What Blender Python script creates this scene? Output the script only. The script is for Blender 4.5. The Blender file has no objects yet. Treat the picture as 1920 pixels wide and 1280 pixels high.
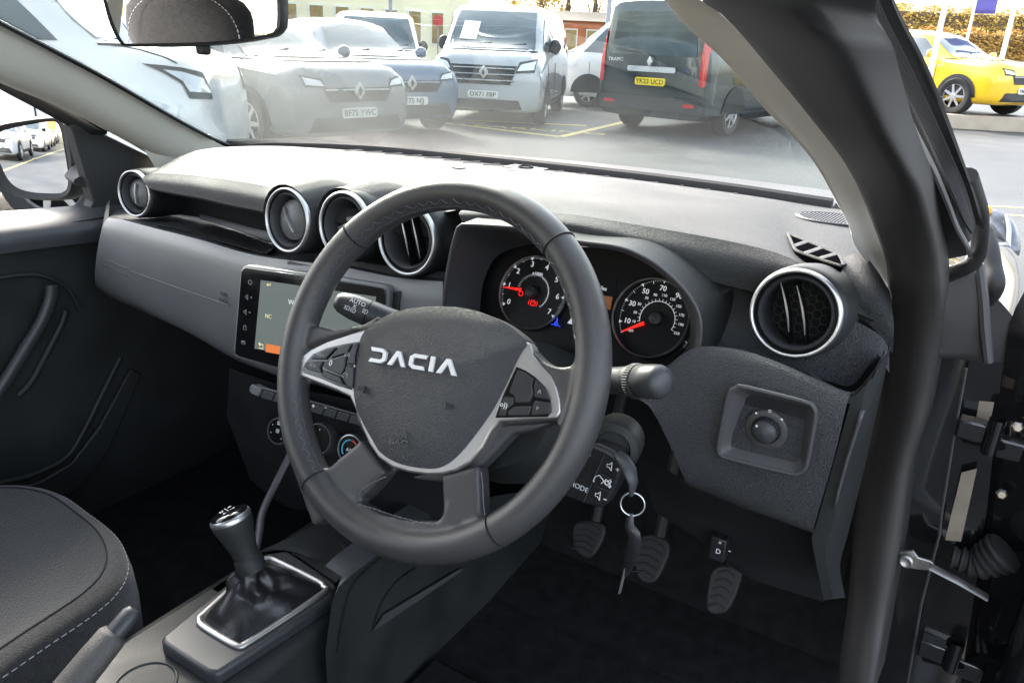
import bpy, bmesh, math, random
from mathutils import Vector as V, Matrix
from mathutils.bvhtree import BVHTree
random.seed(7)
SC = bpy.context.scene
COL = SC.collection
PI = math.pi

# ------------------------------------------------------------------ camera (car frame: X right, Y forward, Z up, metres)
FPX = 1450.0
pit, rol = math.radians(21.0), math.radians(2.5)
UPC = V((math.sin(rol)*math.cos(pit), -math.cos(rol)*math.cos(pit), -math.sin(pit)))
nW = V((-.5295, -.183, -1.0)).normalized()
FWC = (-(nW - UPC*nW.dot(UPC))).normalized()
XC = FWC.cross(UPC)
RC = Matrix((XC, FWC, UPC))            # camera axes (x right, y down, z ahead) -> car frame
WHEEL = V((.36, 0, 1.03))
CAM = WHEEL - RC @ V((-.0805, .0224, .7415))
def ray(px, py): return RC @ V(((px-960)/FPX, (py-640)/FPX, 1.0))
def aY(px, py, y): d = ray(px, py); return CAM + d*((y-CAM.y)/d.y)
def aX(px, py, x): d = ray(px, py); return CAM + d*((x-CAM.x)/d.x)
def aZ(px, py, z): d = ray(px, py); return CAM + d*((z-CAM.z)/d.z)
def aYf(px, py, fn, y0=.25):
    y = y0
    for _ in range(12):
        p = aY(px, py, y); y = .5*y + .5*fn(p.x)
    return aY(px, py, y)
def aD(px, py, dist):
    d = ray(px, py); h = math.hypot(d.x, d.y); return CAM + d*(dist/h)

# ------------------------------------------------------------------ mesh helpers
class G:
    def __init__(s): s.v = []; s.f = []
    def add(s, vs, fs):
        o = len(s.v); s.v += [V(p) for p in vs]; s.f += [tuple(i+o for i in f) for f in fs]; return s
    def box(s, c, size, M=None):
        c = V(c); h = V(size)/2; M = M or Matrix.Identity(3)
        vs = [c + M @ V((x*h.x, y*h.y, z*h.z)) for z in (-1,1) for y in (-1,1) for x in (-1,1)]
        return s.add(vs, [(0,2,3,1),(4,5,7,6),(0,1,5,4),(2,6,7,3),(0,4,6,2),(1,3,7,5)])
    def prism(s, pts, vec):
        n = len(pts); vec = V(vec); a = [V(p) for p in pts]
        vs = a + [p+vec for p in a]
        return s.add(vs, [tuple(range(n))[::-1], tuple(range(n,2*n))] + [(i,(i+1)%n,n+(i+1)%n,n+i) for i in range(n)])
    def grid(s, rows, close=False):
        m = len(rows); n = len(rows[0]); vs = [p for r in rows for p in r]; fs = []
        for i in range(m-1):
            for j in range(n if close else n-1):
                k = (j+1) % n; fs.append((i*n+j, i*n+k, (i+1)*n+k, (i+1)*n+j))
        return s.add(vs, fs)
    def tube(s, path, r, r2=None, up=None, seg=12, closed=False, caps=True):
        path = [V(p) for p in path]; n = len(path); rows = []
        u0 = None
        for i, p in enumerate(path):
            if closed: t = path[(i+1)%n]-path[i-1]
            else: t = path[min(i+1,n-1)]-path[max(i-1,0)]
            t.normalize()
            ref = V(up) if up is not None else (u0 or (V((0,0,1)) if abs(t.z) < .9 else V((1,0,0))))
            b = t.cross(ref); b.normalize(); u = b.cross(t)
            if up is None: u0 = u
            ri = r[i] if isinstance(r, (list,tuple)) else r
            rj = (r2[i] if isinstance(r2, (list,tuple)) else r2) if r2 else ri
            rows.append([p + b*math.cos(2*PI*k/seg)*ri + u*math.sin(2*PI*k/seg)*rj for k in range(seg)])
        if closed: rows.append(rows[0])
        s.grid(rows, True)
        if caps and not closed:
            s.add(rows[0], [tuple(range(seg))]); s.add(rows[-1], [tuple(range(seg))[::-1]])
        return s
    def lathe(s, prof, o, ax, seg=40, ref=None):
        o = V(o); ax = V(ax).normalized(); u = ax.cross(V(ref) if ref else (V((0,0,1)) if abs(ax.z)<.9 else V((1,0,0)))).normalized(); w = ax.cross(u)
        rows = [[o + ax*h + (u*math.cos(2*PI*k/seg)+w*math.sin(2*PI*k/seg))*r for k in range(seg)] for r, h in prof]
        return s.grid(rows, True)
    def torus(s, o, ax, R, r, seg=64, sg=10):
        return s.lathe([(R+r*math.cos(2*PI*k/sg), r*math.sin(2*PI*k/sg)) for k in range(sg+1)], o, ax, seg)

def obj(name, g, mat, parent=None, smooth=True, bevel=0, sub=0, solid=0, weld=True, bseg=2, ang=35):
    me = bpy.data.meshes.new(name)
    me.from_pydata([tuple(p) for p in g.v], [], g.f)
    bm = bmesh.new(); bm.from_mesh(me)
    if weld: bmesh.ops.remove_doubles(bm, verts=bm.verts, dist=1e-6)
    bmesh.ops.recalc_face_normals(bm, faces=bm.faces)
    bm.to_mesh(me); bm.free()
    if mat: me.materials.append(mat)
    o = bpy.data.objects.new(name, me); COL.objects.link(o)
    if parent is not None: o.parent = parent; o.matrix_parent_inverse = Matrix.Identity(4)
    if solid:
        m = o.modifiers.new('s', 'SOLIDIFY'); m.thickness = solid; m.offset = 0
    if sub:
        m = o.modifiers.new('u', 'SUBSURF'); m.levels = sub; m.render_levels = sub
    if bevel:
        m = o.modifiers.new('b', 'BEVEL'); m.width = bevel; m.segments = bseg; m.limit_method = 'ANGLE'; m.angle_limit = math.radians(ang)
        m.harden_normals = False
    if smooth:
        for p in me.polygons: p.use_smooth = True
        try: me.set_sharp_from_angle(angle=math.radians(ang))
        except Exception: pass
    return o
def tag(o, label=None, cat=None, group=None, kind=None):
    if label: o['label'] = label
    if cat: o['category'] = cat
    if group: o['group'] = group
    if kind: o['kind'] = kind
    return o
def empty(name, loc=(0,0,0), rz=0, parent=None):
    o = bpy.data.objects.new(name, None); COL.objects.link(o); o.location = loc; o.rotation_euler = (0,0,rz)
    o.empty_display_size = .1
    if parent is not None: o.parent = parent
    return o

def cr(pts, n, closed=False):
    """Catmull-Rom resample of a polyline by arc length"""
    pts = [V(p) for p in pts]; m = len(pts); dense = []
    segs = m if closed else m-1
    for i in range(segs):
        if closed: p0,p1,p2,p3 = pts[i-1],pts[i],pts[(i+1)%m],pts[(i+2)%m]
        else:
            p1,p2 = pts[i],pts[i+1]
            p0 = pts[i-1] if i>0 else p1*2-p2
            p3 = pts[i+2] if i+2<m else p2*2-p1
        for k in range(16):
            t = k/16; t2=t*t; t3=t2*t
            dense.append((p1*2+(p2-p0)*t+(p0*2-p1*5+p2*4-p3)*t2+(p1*3-p0-p2*3+p3)*t3)*.5)
    dense.append(pts[0].copy() if closed else pts[-1].copy())
    L=[0]
    for a,b in zip(dense,dense[1:]): L.append(L[-1]+(b-a).length)
    out=[]; cnt = n if closed else n-1; j=0
    for k in range(n):
        s = L[-1]*k/cnt
        while j < len(L)-2 and L[j+1] < s: j+=1
        d = L[j+1]-L[j]; t = (s-L[j])/d if d>1e-9 else 0
        out.append(dense[j].lerp(dense[j+1], min(max(t,0),1)))
    return out
def loft(edges, n=40, m=4, smooth=False):
    """surface through polylines"""
    E = [cr(e, n) for e in edges]
    if not smooth:
        rows=[]
        for a,b in zip(E,E[1:]):
            for k in range(m): rows.append([p.lerp(q,k/m) for p,q in zip(a,b)])
        rows.append(E[-1]); return rows
    cols=[cr([e[i] for e in E], m*(len(E)-1)+1) for i in range(n)]
    return [[c[k] for c in cols] for k in range(m*(len(E)-1)+1)]

class Frame:
    def __init__(s, o, u, v): s.o=V(o); s.u=V(u).normalized(); s.n=s.u.cross(V(v)).normalized(); s.v=s.n.cross(s.u)
    def P(s, a, b, h=0): return s.o+s.u*a+s.v*b+s.n*h
    def px(s, x, y, h=0):
        d = ray(x,y); t = (s.o+s.n*h-CAM).dot(s.n)/d.dot(s.n); p = CAM+d*t-s.o
        return (p.dot(s.u), p.dot(s.v))
    def poly(s, pts, h=0): return [s.px(x,y,h) for x,y in pts]
    def M(s): return Matrix((s.u,s.v,s.n)).transposed()
def cr2(pts, n, closed=True): return [(p.x,p.y) for p in cr([(a,b,0) for a,b in pts], n, closed)]
def plate(g, F, poly, h0, h1): return g.prism([F.P(a,b,h0) for a,b in poly], F.n*(h1-h0))
def dome(g, F, poly, h0, h1, rings=10, side=.01, pw=2.0):
    cx=sum(a for a,b in poly)/len(poly); cy=sum(b for a,b in poly)/len(poly)
    rows=[[F.P(a,b,h0-side) for a,b in poly]]
    for k in range(rings+1):
        t=k/rings; h=h0+(h1-h0)*(1-(1-t)**pw)
        if k==rings: t=.999
        rows.append([F.P(a+(cx-a)*t,b+(cy-b)*t,h) for a,b in poly])
    return g.grid(rows, True)
def strip(g, pts, w, up):
    """flat ribbon tube (tiny box section) along pts"""
    return g.tube(pts, w, seg=6, up=up)

FONT={}
def text(name, s, F, a, b, size, mat, parent, h=.0006, ext=.00025, align='CENTER', rot=0, sx=1.0, bold=0.0):
    cu = bpy.data.curves.new(name,'FONT'); cu.body=s; cu.size=size; cu.extrude=ext; cu.align_x=align; cu.align_y='CENTER'; cu.offset=bold*size
    cu.resolution_u = 3
    t = bpy.data.objects.new(name, cu); COL.objects.link(t)
    dg = bpy.context.evaluated_depsgraph_get(); me = bpy.data.meshes.new_from_object(t.evaluated_get(dg))
    COL.objects.unlink(t); bpy.data.objects.remove(t)
    c, sn = math.cos(rot), math.sin(rot)
    g = G(); g.add([F.P(a+(p.co.x*sx*c-p.co.y*sn), b+(p.co.x*sx*sn+p.co.y*c), h+p.co.z) for p in me.vertices], [tuple(f.vertices) for f in me.polygons])
    bpy.data.meshes.remove(me)
    if name is None: return g
    return obj(name, g, mat, parent, smooth=False, weld=False)
def textg(G0, s, F, a, b, size, **k):
    h=k.get('h',.0006)
    cu = bpy.data.curves.new('t','FONT'); cu.body=s; cu.size=size; cu.extrude=.0002; cu.align_x=k.get('align','CENTER'); cu.align_y='CENTER'; cu.offset=k.get('bold',0)*size; cu.resolution_u=3
    t = bpy.data.objects.new('t', cu); COL.objects.link(t)
    dg = bpy.context.evaluated_depsgraph_get(); me = bpy.data.meshes.new_from_object(t.evaluated_get(dg))
    bpy.data.objects.remove(t)
    rot=k.get('rot',0); c, sn = math.cos(rot), math.sin(rot); sx=k.get('sx',1)
    G0.add([F.P(a+(p.co.x*sx*c-p.co.y*sn), b+(p.co.x*sx*sn+p.co.y*c), h+p.co.z) for p in me.vertices], [tuple(f.vertices) for f in me.polygons])
    bpy.data.meshes.remove(me)

# ------------------------------------------------------------------ materials
def mat(name, col, rough=.5, metal=0, spec=.5, bump=None, coat=0, emit=None, es=1, var=None, alpha=None, trans=0, sheen=0):
    m = bpy.data.materials.new(name); m.use_nodes=True; nt=m.node_tree; N=nt.nodes; L=nt.links
    b = N['Principled BSDF']; c = tuple(col)+(1,) if len(col)==3 else col
    b.inputs['Base Color'].default_value=c; b.inputs['Roughness'].default_value=rough; b.inputs['Metallic'].default_value=metal
    b.inputs['Specular IOR Level'].default_value=spec
    if coat: b.inputs['Coat Weight'].default_value=coat; b.inputs['Coat Roughness'].default_value=.04
    if sheen: b.inputs['Sheen Weight'].default_value=sheen
    if emit: b.inputs['Emission Color'].default_value=tuple(emit)+(1,); b.inputs['Emission Strength'].default_value=es
    tc = N.new('ShaderNodeTexCoord')
    if var:   # (scale, amount) gentle albedo and gloss variation (wear, dust)
        n=N.new('ShaderNodeTexNoise'); n.inputs['Scale'].default_value=var[0]; n.inputs['Detail'].default_value=6
        L.new(tc.outputs['Object'], n.inputs['Vector'])
        mr=N.new('ShaderNodeMapRange'); mr.inputs['From Min'].default_value=.3; mr.inputs['From Max'].default_value=.7; mr.inputs['To Min'].default_value=1-var[1]; mr.inputs['To Max'].default_value=1+var[1]
        L.new(n.outputs['Fac'], mr.inputs['Value'])
        mx=N.new('ShaderNodeMix'); mx.data_type='RGBA'; mx.blend_type='MULTIPLY'; mx.inputs['Factor'].default_value=1; mx.inputs[6].default_value=c
        L.new(mr.outputs['Result'], mx.inputs[7]); L.new(mx.outputs[2], b.inputs['Base Color'])
        m2=N.new('ShaderNodeMapRange'); m2.inputs['From Min'].default_value=.3; m2.inputs['From Max'].default_value=.7; m2.inputs['To Min'].default_value=max(rough-.06,0); m2.inputs['To Max'].default_value=min(rough+.06,1)
        L.new(n.outputs['Fac'], m2.inputs['Value']); L.new(m2.outputs['Result'], b.inputs['Roughness'])
    if bump:  # (kind, scale, strength, distance)
        k,sc,st,di=bump
        if k=='grain':
            t=N.new('ShaderNodeTexVoronoi'); t.feature='DISTANCE_TO_EDGE'; t.inputs['Scale'].default_value=sc
            nz=N.new('ShaderNodeTexNoise'); nz.inputs['Scale'].default_value=sc*.7; nz.inputs['Detail'].default_value=2
            L.new(tc.outputs['Object'], nz.inputs['Vector'])
            mm=N.new('ShaderNodeMix'); mm.data_type='RGBA'; mm.inputs['Factor'].default_value=.0035
            L.new(tc.outputs['Object'], mm.inputs[6]); L.new(nz.outputs['Color'], mm.inputs[7]); L.new(mm.outputs[2], t.inputs['Vector'])
            r=N.new('ShaderNodeMapRange'); r.inputs['From Max'].default_value=.35; L.new(t.outputs['Distance'], r.inputs['Value']); out=r.outputs['Result']
        elif k=='wave':
            t=N.new('ShaderNodeTexWave'); t.inputs['Scale'].default_value=sc; t.inputs['Distortion'].default_value=.3; t.bands_direction='X'; L.new(tc.outputs['Object'], t.inputs['Vector']); out=t.outputs['Fac']
        else:
            t=N.new('ShaderNodeTexNoise'); t.inputs['Scale'].default_value=sc; t.inputs['Detail'].default_value=5; L.new(tc.outputs['Object'], t.inputs['Vector']); out=t.outputs['Fac']
        bp=N.new('ShaderNodeBump'); bp.inputs['Strength'].default_value=st; bp.inputs['Distance'].default_value=di
        L.new(out, bp.inputs['Height']); L.new(bp.outputs['Normal'], b.inputs['Normal'])
    return m
M = {}
M['dash'] = mat('dash_plastic', (.028,.030,.033), .64, spec=.42, bump=('grain',520,.75,.0012), var=(9,.12))
M['knee'] = mat('knee_plastic', (.044,.046,.052), .55, spec=.5, bump=('grain',480,.8,.0014), var=(7,.12))
M['smoothp'] = mat('smooth_plastic', (.040,.042,.047), .42, spec=.45, bump=('noise',900,.15,.0003), var=(14,.15))
M['satin'] = mat('satin_panel', (.125,.127,.134), .42, spec=.5, bump=('noise',1400,.12,.0002), var=(5,.06))
M['dark'] = mat('dark_plastic', (.018,.020,.021), .55, spec=.35, bump=('noise',300,.4,.0008), var=(12,.2))
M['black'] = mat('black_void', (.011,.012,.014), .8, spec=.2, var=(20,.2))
M['carpet'] = mat('carpet', (.014,.015,.016), .95, spec=.1, bump=('noise',900,.8,.003), var=(40,.35))
M['leather'] = mat('rim_leather', (.044,.043,.045), .36, spec=.5, bump=('grain',900,.22,.0004), var=(18,.12))
M['hub'] = mat('airbag_leather', (.034,.036,.041), .44, spec=.55, bump=('grain',560,.6,.0008), var=(10,.1))
M['stitch'] = mat('stitch_thread', (.11,.12,.15), .6)
M['silver'] = mat('satin_silver', (.43,.42,.415), .36, metal=.85, var=(20,.05))
M['chrome'] = mat('chrome', (.66,.67,.69), .40, metal=1, var=(20,.04))
M['button'] = mat('button', (.018,.018,.021), .38, spec=.5, bump=('noise',900,.1,.0002), var=(30,.12))
M['gloss'] = mat('gloss_black', (.006,.006,.007), .10, spec=.6, var=(20,.1))
M['white'] = mat('white_print', (.75,.76,.78), .5, var=(50,.05))
M['lit'] = mat('lit_print', (.5,.5,.5), .5, emit=(.85,.92,1.0), es=.07, var=(50,.05))
M['greyprint'] = mat('grey_print', (.32,.33,.35), .5, var=(50,.05))
M['red'] = mat('lit_red', (.5,.02,.01), .4, emit=(1,.015,.01), es=.16, var=(50,.05))
M['blue'] = mat('lit_blue', (.02,.05,.5), .4, emit=(.02,.08,1), es=.14, var=(50,.05))
M['beige'] = mat('beige_trim', (.60,.57,.51), .75, spec=.3, bump=('noise',700,.25,.0006), var=(6,.05))
M['rubber'] = mat('rubber', (.022,.022,.023), .62, spec=.4, bump=('noise',260,.12,.0006), var=(6,.18))
M['sealr'] = mat('seal_rubber', (.045,.043,.043), .55, spec=.4, bump=('noise',160,.10,.0006), var=(5,.18))
M['primer'] = mat('primer', (.26,.22,.18), .6, bump=('noise',60,.3,.001), var=(30,.2))
M['void'] = mat('recess_shade_black', (.003,.003,.004), .95, spec=0, var=(20,.2))
M['logo'] = mat('emblem_metal', (.78,.78,.79), .38, metal=.4, var=(30,.04))
M['tile'] = mat('dim_orange', (.20,.09,.04), .3, emit=(1,.35,.12), es=.018)
M['paint'] = mat('black_paint', (.008,.008,.009), .16, spec=.5, coat=1, var=(8,.1))
M['darkpaint'] = mat('pillar_satin', (.010,.010,.011), .5, spec=.25, var=(8,.1))
M['metal'] = mat('bare_metal', (.35,.34,.33), .38, metal=.9, bump=('noise',300,.3,.0005), var=(60,.25))
M['greyplastic'] = mat('grey_plastic', (.055,.055,.060), .5, spec=.5, bump=('noise',400,.15,.0004), var=(10,.1))
M['fabric'] = mat('seat_fabric', (.024,.026,.029), .9, spec=.15, bump=('noise',420,1.0,.003), var=(260,.35), sheen=.2)
M['fabric2'] = mat('seat_bolster', (.026,.026,.028), .85, spec=.2, bump=('grain',350,.6,.001), var=(120,.3), sheen=.25)
M['gaiter'] = mat('gaiter', (.014,.014,.016), .34, spec=.5, bump=('noise',60,.35,.004), var=(30,.2))
M['console'] = mat('console_plastic', (.034,.036,.041), .42, spec=.5, bump=('noise',900,.12,.0003), var=(8,.1))
M['handbrake'] = mat('handbrake_leather', (.075,.070,.066), .5, spec=.5, bump=('grain',420,.5,.0007), var=(12,.12))
M['mirror'] = mat('mirror_glass', (.90,.91,.92), .0, metal=1)
M['dial'] = mat('dial_face', (.006,.006,.007), .35, spec=.35, var=(20,.15))
M['screen'] = mat('screen_glass', (.045,.050,.052), .12, spec=.5, emit=(.30,.36,.34), es=.07, var=(6,.1))
M['orange'] = mat('lit_orange', (.5,.12,.02), .3, emit=(1,.30,.10), es=.08, var=(30,.05))
M['yel'] = mat('lit_yellow', (.5,.45,.2), .3, emit=(.85,.75,.4), es=.1, var=(30,.05))
M['cyan'] = mat('print_cyan', (.05,.28,.42), .5, emit=(.05,.3,.45), es=.04)
M['redp'] = mat('print_red', (.45,.05,.05), .5, emit=(.45,.05,.05), es=.04)
def glassmat(name, tint, refl=1.0, rough=0.0):
    m=bpy.data.materials.new(name); m.use_nodes=True; nt=m.node_tree; N=nt.nodes; L=nt.links
    for n in list(N): N.remove(n)
    o=N.new('ShaderNodeOutputMaterial'); mx=N.new('ShaderNodeMixShader'); t=N.new('ShaderNodeBsdfTransparent'); g=N.new('ShaderNodeBsdfGlossy'); ge=N.new('ShaderNodeNewGeometry')
    t.inputs['Color'].default_value=tuple(tint)+(1,); g.inputs['Roughness'].default_value=rough
    dp=N.new('ShaderNodeVectorMath'); dp.operation='DOT_PRODUCT'; L.new(ge.outputs['Incoming'],dp.inputs[0]); L.new(ge.outputs['Normal'],dp.inputs[1])
    def mth(op,a,bv=None,clamp=False):
        n=N.new('ShaderNodeMath'); n.operation=op; n.use_clamp=clamp; L.new(a,n.inputs[0])
        if bv is not None: n.inputs[1].default_value=bv
        return n.outputs[0]
    c=mth('ABSOLUTE',dp.outputs['Value']); c=mth('MULTIPLY',c,-1); c=mth('ADD',c,1); c=mth('POWER',c,5); c=mth('MULTIPLY',c,.96); c=mth('ADD',c,.04); c=mth('MULTIPLY',c,refl,True)
    L.new(c,mx.inputs[0]); L.new(t.outputs[0],mx.inputs[1]); L.new(g.outputs[0],mx.inputs[2]); L.new(mx.outputs[0],o.inputs[0])
    return m
M['glass'] = glassmat('windscreen_glass', (.87,.93,.90), 1.9)
M['dialglass'] = glassmat('dial_glass', (.95,.95,.95), .5)
# ================================================================== OUR CAR
car = empty('car', (0,0,0)); tag(car, 'black right-hand-drive car seen inside through its open driver door, engine running', 'car')

# ---------------------------------------------------------------- steering wheel
tl = math.radians(26.3)
FW = Frame(WHEEL, (1,0,0), (0,math.sin(tl),math.cos(tl)))   # n points to the driver
RR, RA, RB = .170, .0158, .0180
sw = empty('steering_wheel', WHEEL, parent=car)
def wobj(name, g, mt, parent=sw, **k):
    g.v = [p-WHEEL for p in g.v]     # parts are relative to the wheel's hub
    return obj(name, g, mt, parent, **k)
swh = sw
def rimP(th, ph, k=1.0):
    r = RR + RA*k*math.cos(ph)
    return FW.P(math.cos(th)*r, math.sin(th)*r, RB*k*math.sin(ph))
g = G()
# rim and leather spokes grown together (voxel remesh), like the moulded foam under real leather
g.grid([[rimP(2*PI*i/120, 2*PI*j/20) for j in range(20)] for i in range(121)], True)
def slab(pts, h0, h1, n=24, soft=False):
    poly = FW.poly(pts, (h0+h1)/2)
    if soft: poly = cr2(poly, n)
    g.prism([FW.P(a,b,h0) for a,b in poly], FW.n*(h1-h0))
slab([(552,660),(558,625),(603,614),(640,620),(690,612),(720,595),(725,625),(680,622),(648,632),(613,642),(580,657),(560,672),(549,690)], -.016, .0050)
slab([(552,660),(603,640),(690,630),(725,630),(690,700),(549,700)], -.018, .000)
slab([(545,640),(600,640),(650,640),(660,700),(655,742),(600,722),(545,703)], -.020,-.006)
slab([(992,640),(1003,655),(1024,678),(1048,690),(1078,690),(1100,640),(1110,700),(1085,800),(1048,800),(1056,772),(1053,740),(1038,706),(1008,672),(996,655)], -.014, .0060)
slab([(985,650),(1000,660),(1060,700),(1070,790),(1000,795),(930,800)], -.016, .000)
slab([(905,800),(975,660),(1050,720),(1050,790),(930,800)], -.022,-.008)
slab([(562,880),(622,882),(690,825),(735,885),(700,925),(672,948),(600,985)], -.020, .004)
slab([(838,890),(908,872),(912,968),(935,1000),(830,1020),(842,965)], -.018, .004)
slab([(640,930),(680,940),(720,962),(780,975),(830,975),(850,940),(870,1010),(700,1000)], -.010, .006)
slab([(690,640),(960,640),(930,790),(830,880),(740,880),(680,790)], -.040,-.012)
rim = wobj('rim', g, M['leather'], weld=False)
for mod in list(rim.modifiers): rim.modifiers.remove(mod)
m_ = rim.modifiers.new('r','REMESH'); m_.mode='VOXEL'; m_.voxel_size=.0021; m_.use_smooth_shade=True
m_ = rim.modifiers.new('s','SMOOTH'); m_.factor=.6; m_.iterations=12
# seams between the leather sections
def ang_of(x,y):
    a,b = FW.px(x,y,.01); return math.atan2(b,a)
for (x,y) in ((660,445),(1045,450),(590,893),(925,1000)):
    th = ang_of(x,y)
    ring=[rimP(th, 2*PI*j/40, 1.00) for j in range(40)]
    g=G(); g.tube(ring, .0009, seg=6, closed=True); wobj('seam', g, M['black'])
# cross stitching along the inside of the rim
g = G()
def stitch(th0, th1):
    g = G()
    n = int(abs(th1-th0)*RR/.0072)
    for i in range(n):
        t0=th0+(th1-th0)*i/n; t1=th0+(th1-th0)*(i+.8)/n; j=.04*math.sin(i*2.3)
        a0,a1=(PI-.60+j,PI-.86+j) if i%2 else (PI-.86+j,PI-.60+j)
        g.tube([rimP(t0,a0,1.015),rimP((t0+t1)/2,(a0+a1)/2+.03,1.03),rimP(t1,a1,1.015)], .00034, seg=4)
        g.tube([rimP(t0,PI-.38+j,1.015),rimP(t1,PI-.34-j,1.015)], .00026, seg=4)
    wobj('stitching', g, M['stitch'])
stitch(ang_of(603,600),ang_of(1045,450)); stitch(ang_of(1056,640)-.0,ang_of(1020,480))
stitch(ang_of(575,720),ang_of(605,885)+2*PI if ang_of(605,885)<0 and ang_of(575,720)>0 else ang_of(605,885))
for pts in ([(675,945),(700,952),(740,965),(780,976),(820,984)],[(672,940),(680,920),(700,905),(728,893)],[(905,885),(908,910),(909,940),(912,966)]):
    P=cr([FW.P(*FW.px(x,y,.005),.0072) for x,y in pts], 16)
    g=G()
    for a,b in zip(P[:-1],P[1:]): g.tube([a,a.lerp(b,.8)+FW.n*.0006],.00045,seg=4)
    wobj('stitching', g, M['stitch'])

# airbag cover
cover_px=[(700,607),(733,587),(783,576),(833,574),(883,580),(933,598),(968,622),(988,642),(980,656),(967,680),(945,727),(920,773),(884,823),(853,858),(827,875),(800,878),(752,870),(715,850),(697,823),(680,793),(668,765),(662,727),(665,687),(672,645),(682,622)]
cp = cr2(FW.poly(cover_px, .0070), 96)
g=G(); dome(g, FW, cp, .0066, .0165, 22, .02, 3.4)
hub = wobj('airbag_cover', g, M['hub'], ang=60)
# engraved letters, logo polygons drawn in a unit grid
A0 = V((*FW.px(695,664,.0165),0)); A1 = V((*FW.px(868,692,.0165),0)); lx=(A1-A0); LW=lx.length; lrot=math.atan2(lx.y,lx.x)
FL = Frame(FW.P(A0.x,A0.y,.0134), FW.u*math.cos(lrot)+FW.v*math.sin(lrot), FW.v*math.cos(lrot)-FW.u*math.sin(lrot))
H = LW*.135
def letter(g, polys, x0, w):
    for p in polys: plate(g, FL, [(x0+a*w, (b-.5)*H) for a,b in p], .0, .0050)
g=G(); W5=LW
t=.26
letter(g,[[(0,1),(.75,1),(1,.8),(1,.2),(.75,0),(0,0),(.10,t),(.70,t),(.80,.36),(.80,.64),(.70,1-t),(.10,1-t)]],0,W5*.185)
letter(g,[[(0,0),(.40,1),(.60,1),(1,0),(.76,0),(.5,.66),(.24,0)]],W5*.215,W5*.20)
letter(g,[[(1,1),(.25,1),(0,.78),(0,.22),(.25,0),(.95,0),(.86,t),(.32,t),(.22,.36),(.22,.64),(.32,1-t),(.93,1-t)]],W5*.445,W5*.185)
letter(g,[[(0,0),(0,1),(1,1),(1,0)]],W5*.665,W5*.045)
letter(g,[[(0,0),(.40,1),(.60,1),(1,0),(.76,0),(.5,.66),(.24,0)]],W5*.745,W5*.21)
wobj('emblem_lettering', g, M['logo'], smooth=False, bevel=.0003)
# embossed horn symbols and airbag legend
def hubF(x,y,h=.010):
    a,b=FW.px(x,y,h); return a,b
g=G()
for (x,y,s) in ((685,730,1),(850,762,-1)):
    a,b=hubF(x,y,.009)
    FF=Frame(FW.P(a,b,.0131), FL.u, FL.v)
    g=G(); g.prism([FF.P(u*.004*s,v*.004,0) for u,v in ((-.9,.5),(.3,.5),(1,.9),(1,-.9),(.3,-.5),(-.9,-.5))], FF.n*.0029); wobj('horn_symbol', g, M['dark'], smooth=False)
a,b=hubF(762,822,.004)
FF=Frame(FW.P(a,b,.0122), FL.u, FL.v)
g=G(); textg(g,'AIR\nBAG',FF,0,0,.0085,h=.004,sx=1.35,bold=.02)
wobj('airbag_legend', g, M['hub'], smooth=False)

# silver bezel: left wing, band under the cover, right wing
bez_px=[(547,692),(551,682),(562,668),(582,654),(613,640),(650,628),(684,616),(700,640),(760,720),(860,760),(950,700),(968,650),(984,638),(994,646),(1000,665),(1014,684),(1034,705),(1045,728),(1051,752),(1052,772),(1044,785),(1000,787),(938,790),(922,806),(905,838),(882,866),(856,882),(828,889),(800,890),(765,885),(735,876),(709,858),(692,833),(677,800),(665,765),(655,744),(633,733),(600,720),(567,707),(549,698)]
g=G(); pl=FW.poly(bez_px,.0060); plate(g,FW,pl,-.010,.0060)
wobj('bezel', g, M['silver'], bevel=.0022, bseg=3, ang=50)
g=G(); pl=FW.poly([(940,792),(1040,790),(1000,806),(960,812),(925,850),(895,880),(868,900),(838,903),(800,900),(770,895),(800,885),(860,880)],-.008); plate(g,FW,pl,-.026,-.007)
wobj('bezel_skirt', g, M['greyplastic'], bevel=.003)
for nm,pts in (('left',[(566,694),(571,681),(586,664),(613,652),(643,645),(673,640),(666,665),(662,690),(660,731),(633,723),(600,709),(570,699)]),
               ('right',[(968,687),(985,694),(1003,706),(1022,726),(1032,750),(1034,772),(1027,781),(928,783),(943,740),(957,710)])):
    g=G(); pl=FW.poly(pts,.0066); plate(g,FW,pl,-.002,.0066); wobj('switch_pod', g, M['gloss'], bevel=.0006)
# buttons
BT=[('left',[[(588,666),(614,654),(632,650),(620,662),(610,674),(580,673)],[(636,649),(660,643),(650,662),(618,672),(622,664)],[(662,643),(672,642),(665,668),(664,684),(648,683),(654,664)],
      [(573,679),(606,676),(600,688),(604,701),(576,693),(569,687)],[(610,676),(650,666),(646,690),(640,704),(612,692),(604,686)],[(606,693),(638,706),(646,722),(610,709),(600,703)],
      [(648,686),(664,686),(662,708),(660,729),(650,725),(643,706)]]),
    ('right',[[(969,690),(984,696),(1001,707),(998,722),(1001,738),(992,757),(965,757),(962,742),(952,737)],[(1004,710),(1022,729),(1031,750),(1001,746),(1000,724)],[(1001,750),(1032,754),(1032,771),(1026,778),(994,779),(998,758)],
      [(944,742),(964,743),(963,757),(950,767),(946,781),(932,781)],[(952,770),(962,761),(998,760),(992,779),(950,780)]])]
for nm,B in BT:
    for p in B:
        cx=sum(q[0] for q in p)/len(p); cy=sum(q[1] for q in p)/len(p)
        p=[(cx+(x-cx)*.93,cy+(y-cy)*.93) for x,y in p]
        g=G(); plate(g,FW,FW.poly(p,.0090),.005,.0090); wobj('button', g, M['button'], bevel=.0008)
FT=Frame(FW.P(0,0,.0090),FL.u,FL.v)
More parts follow.
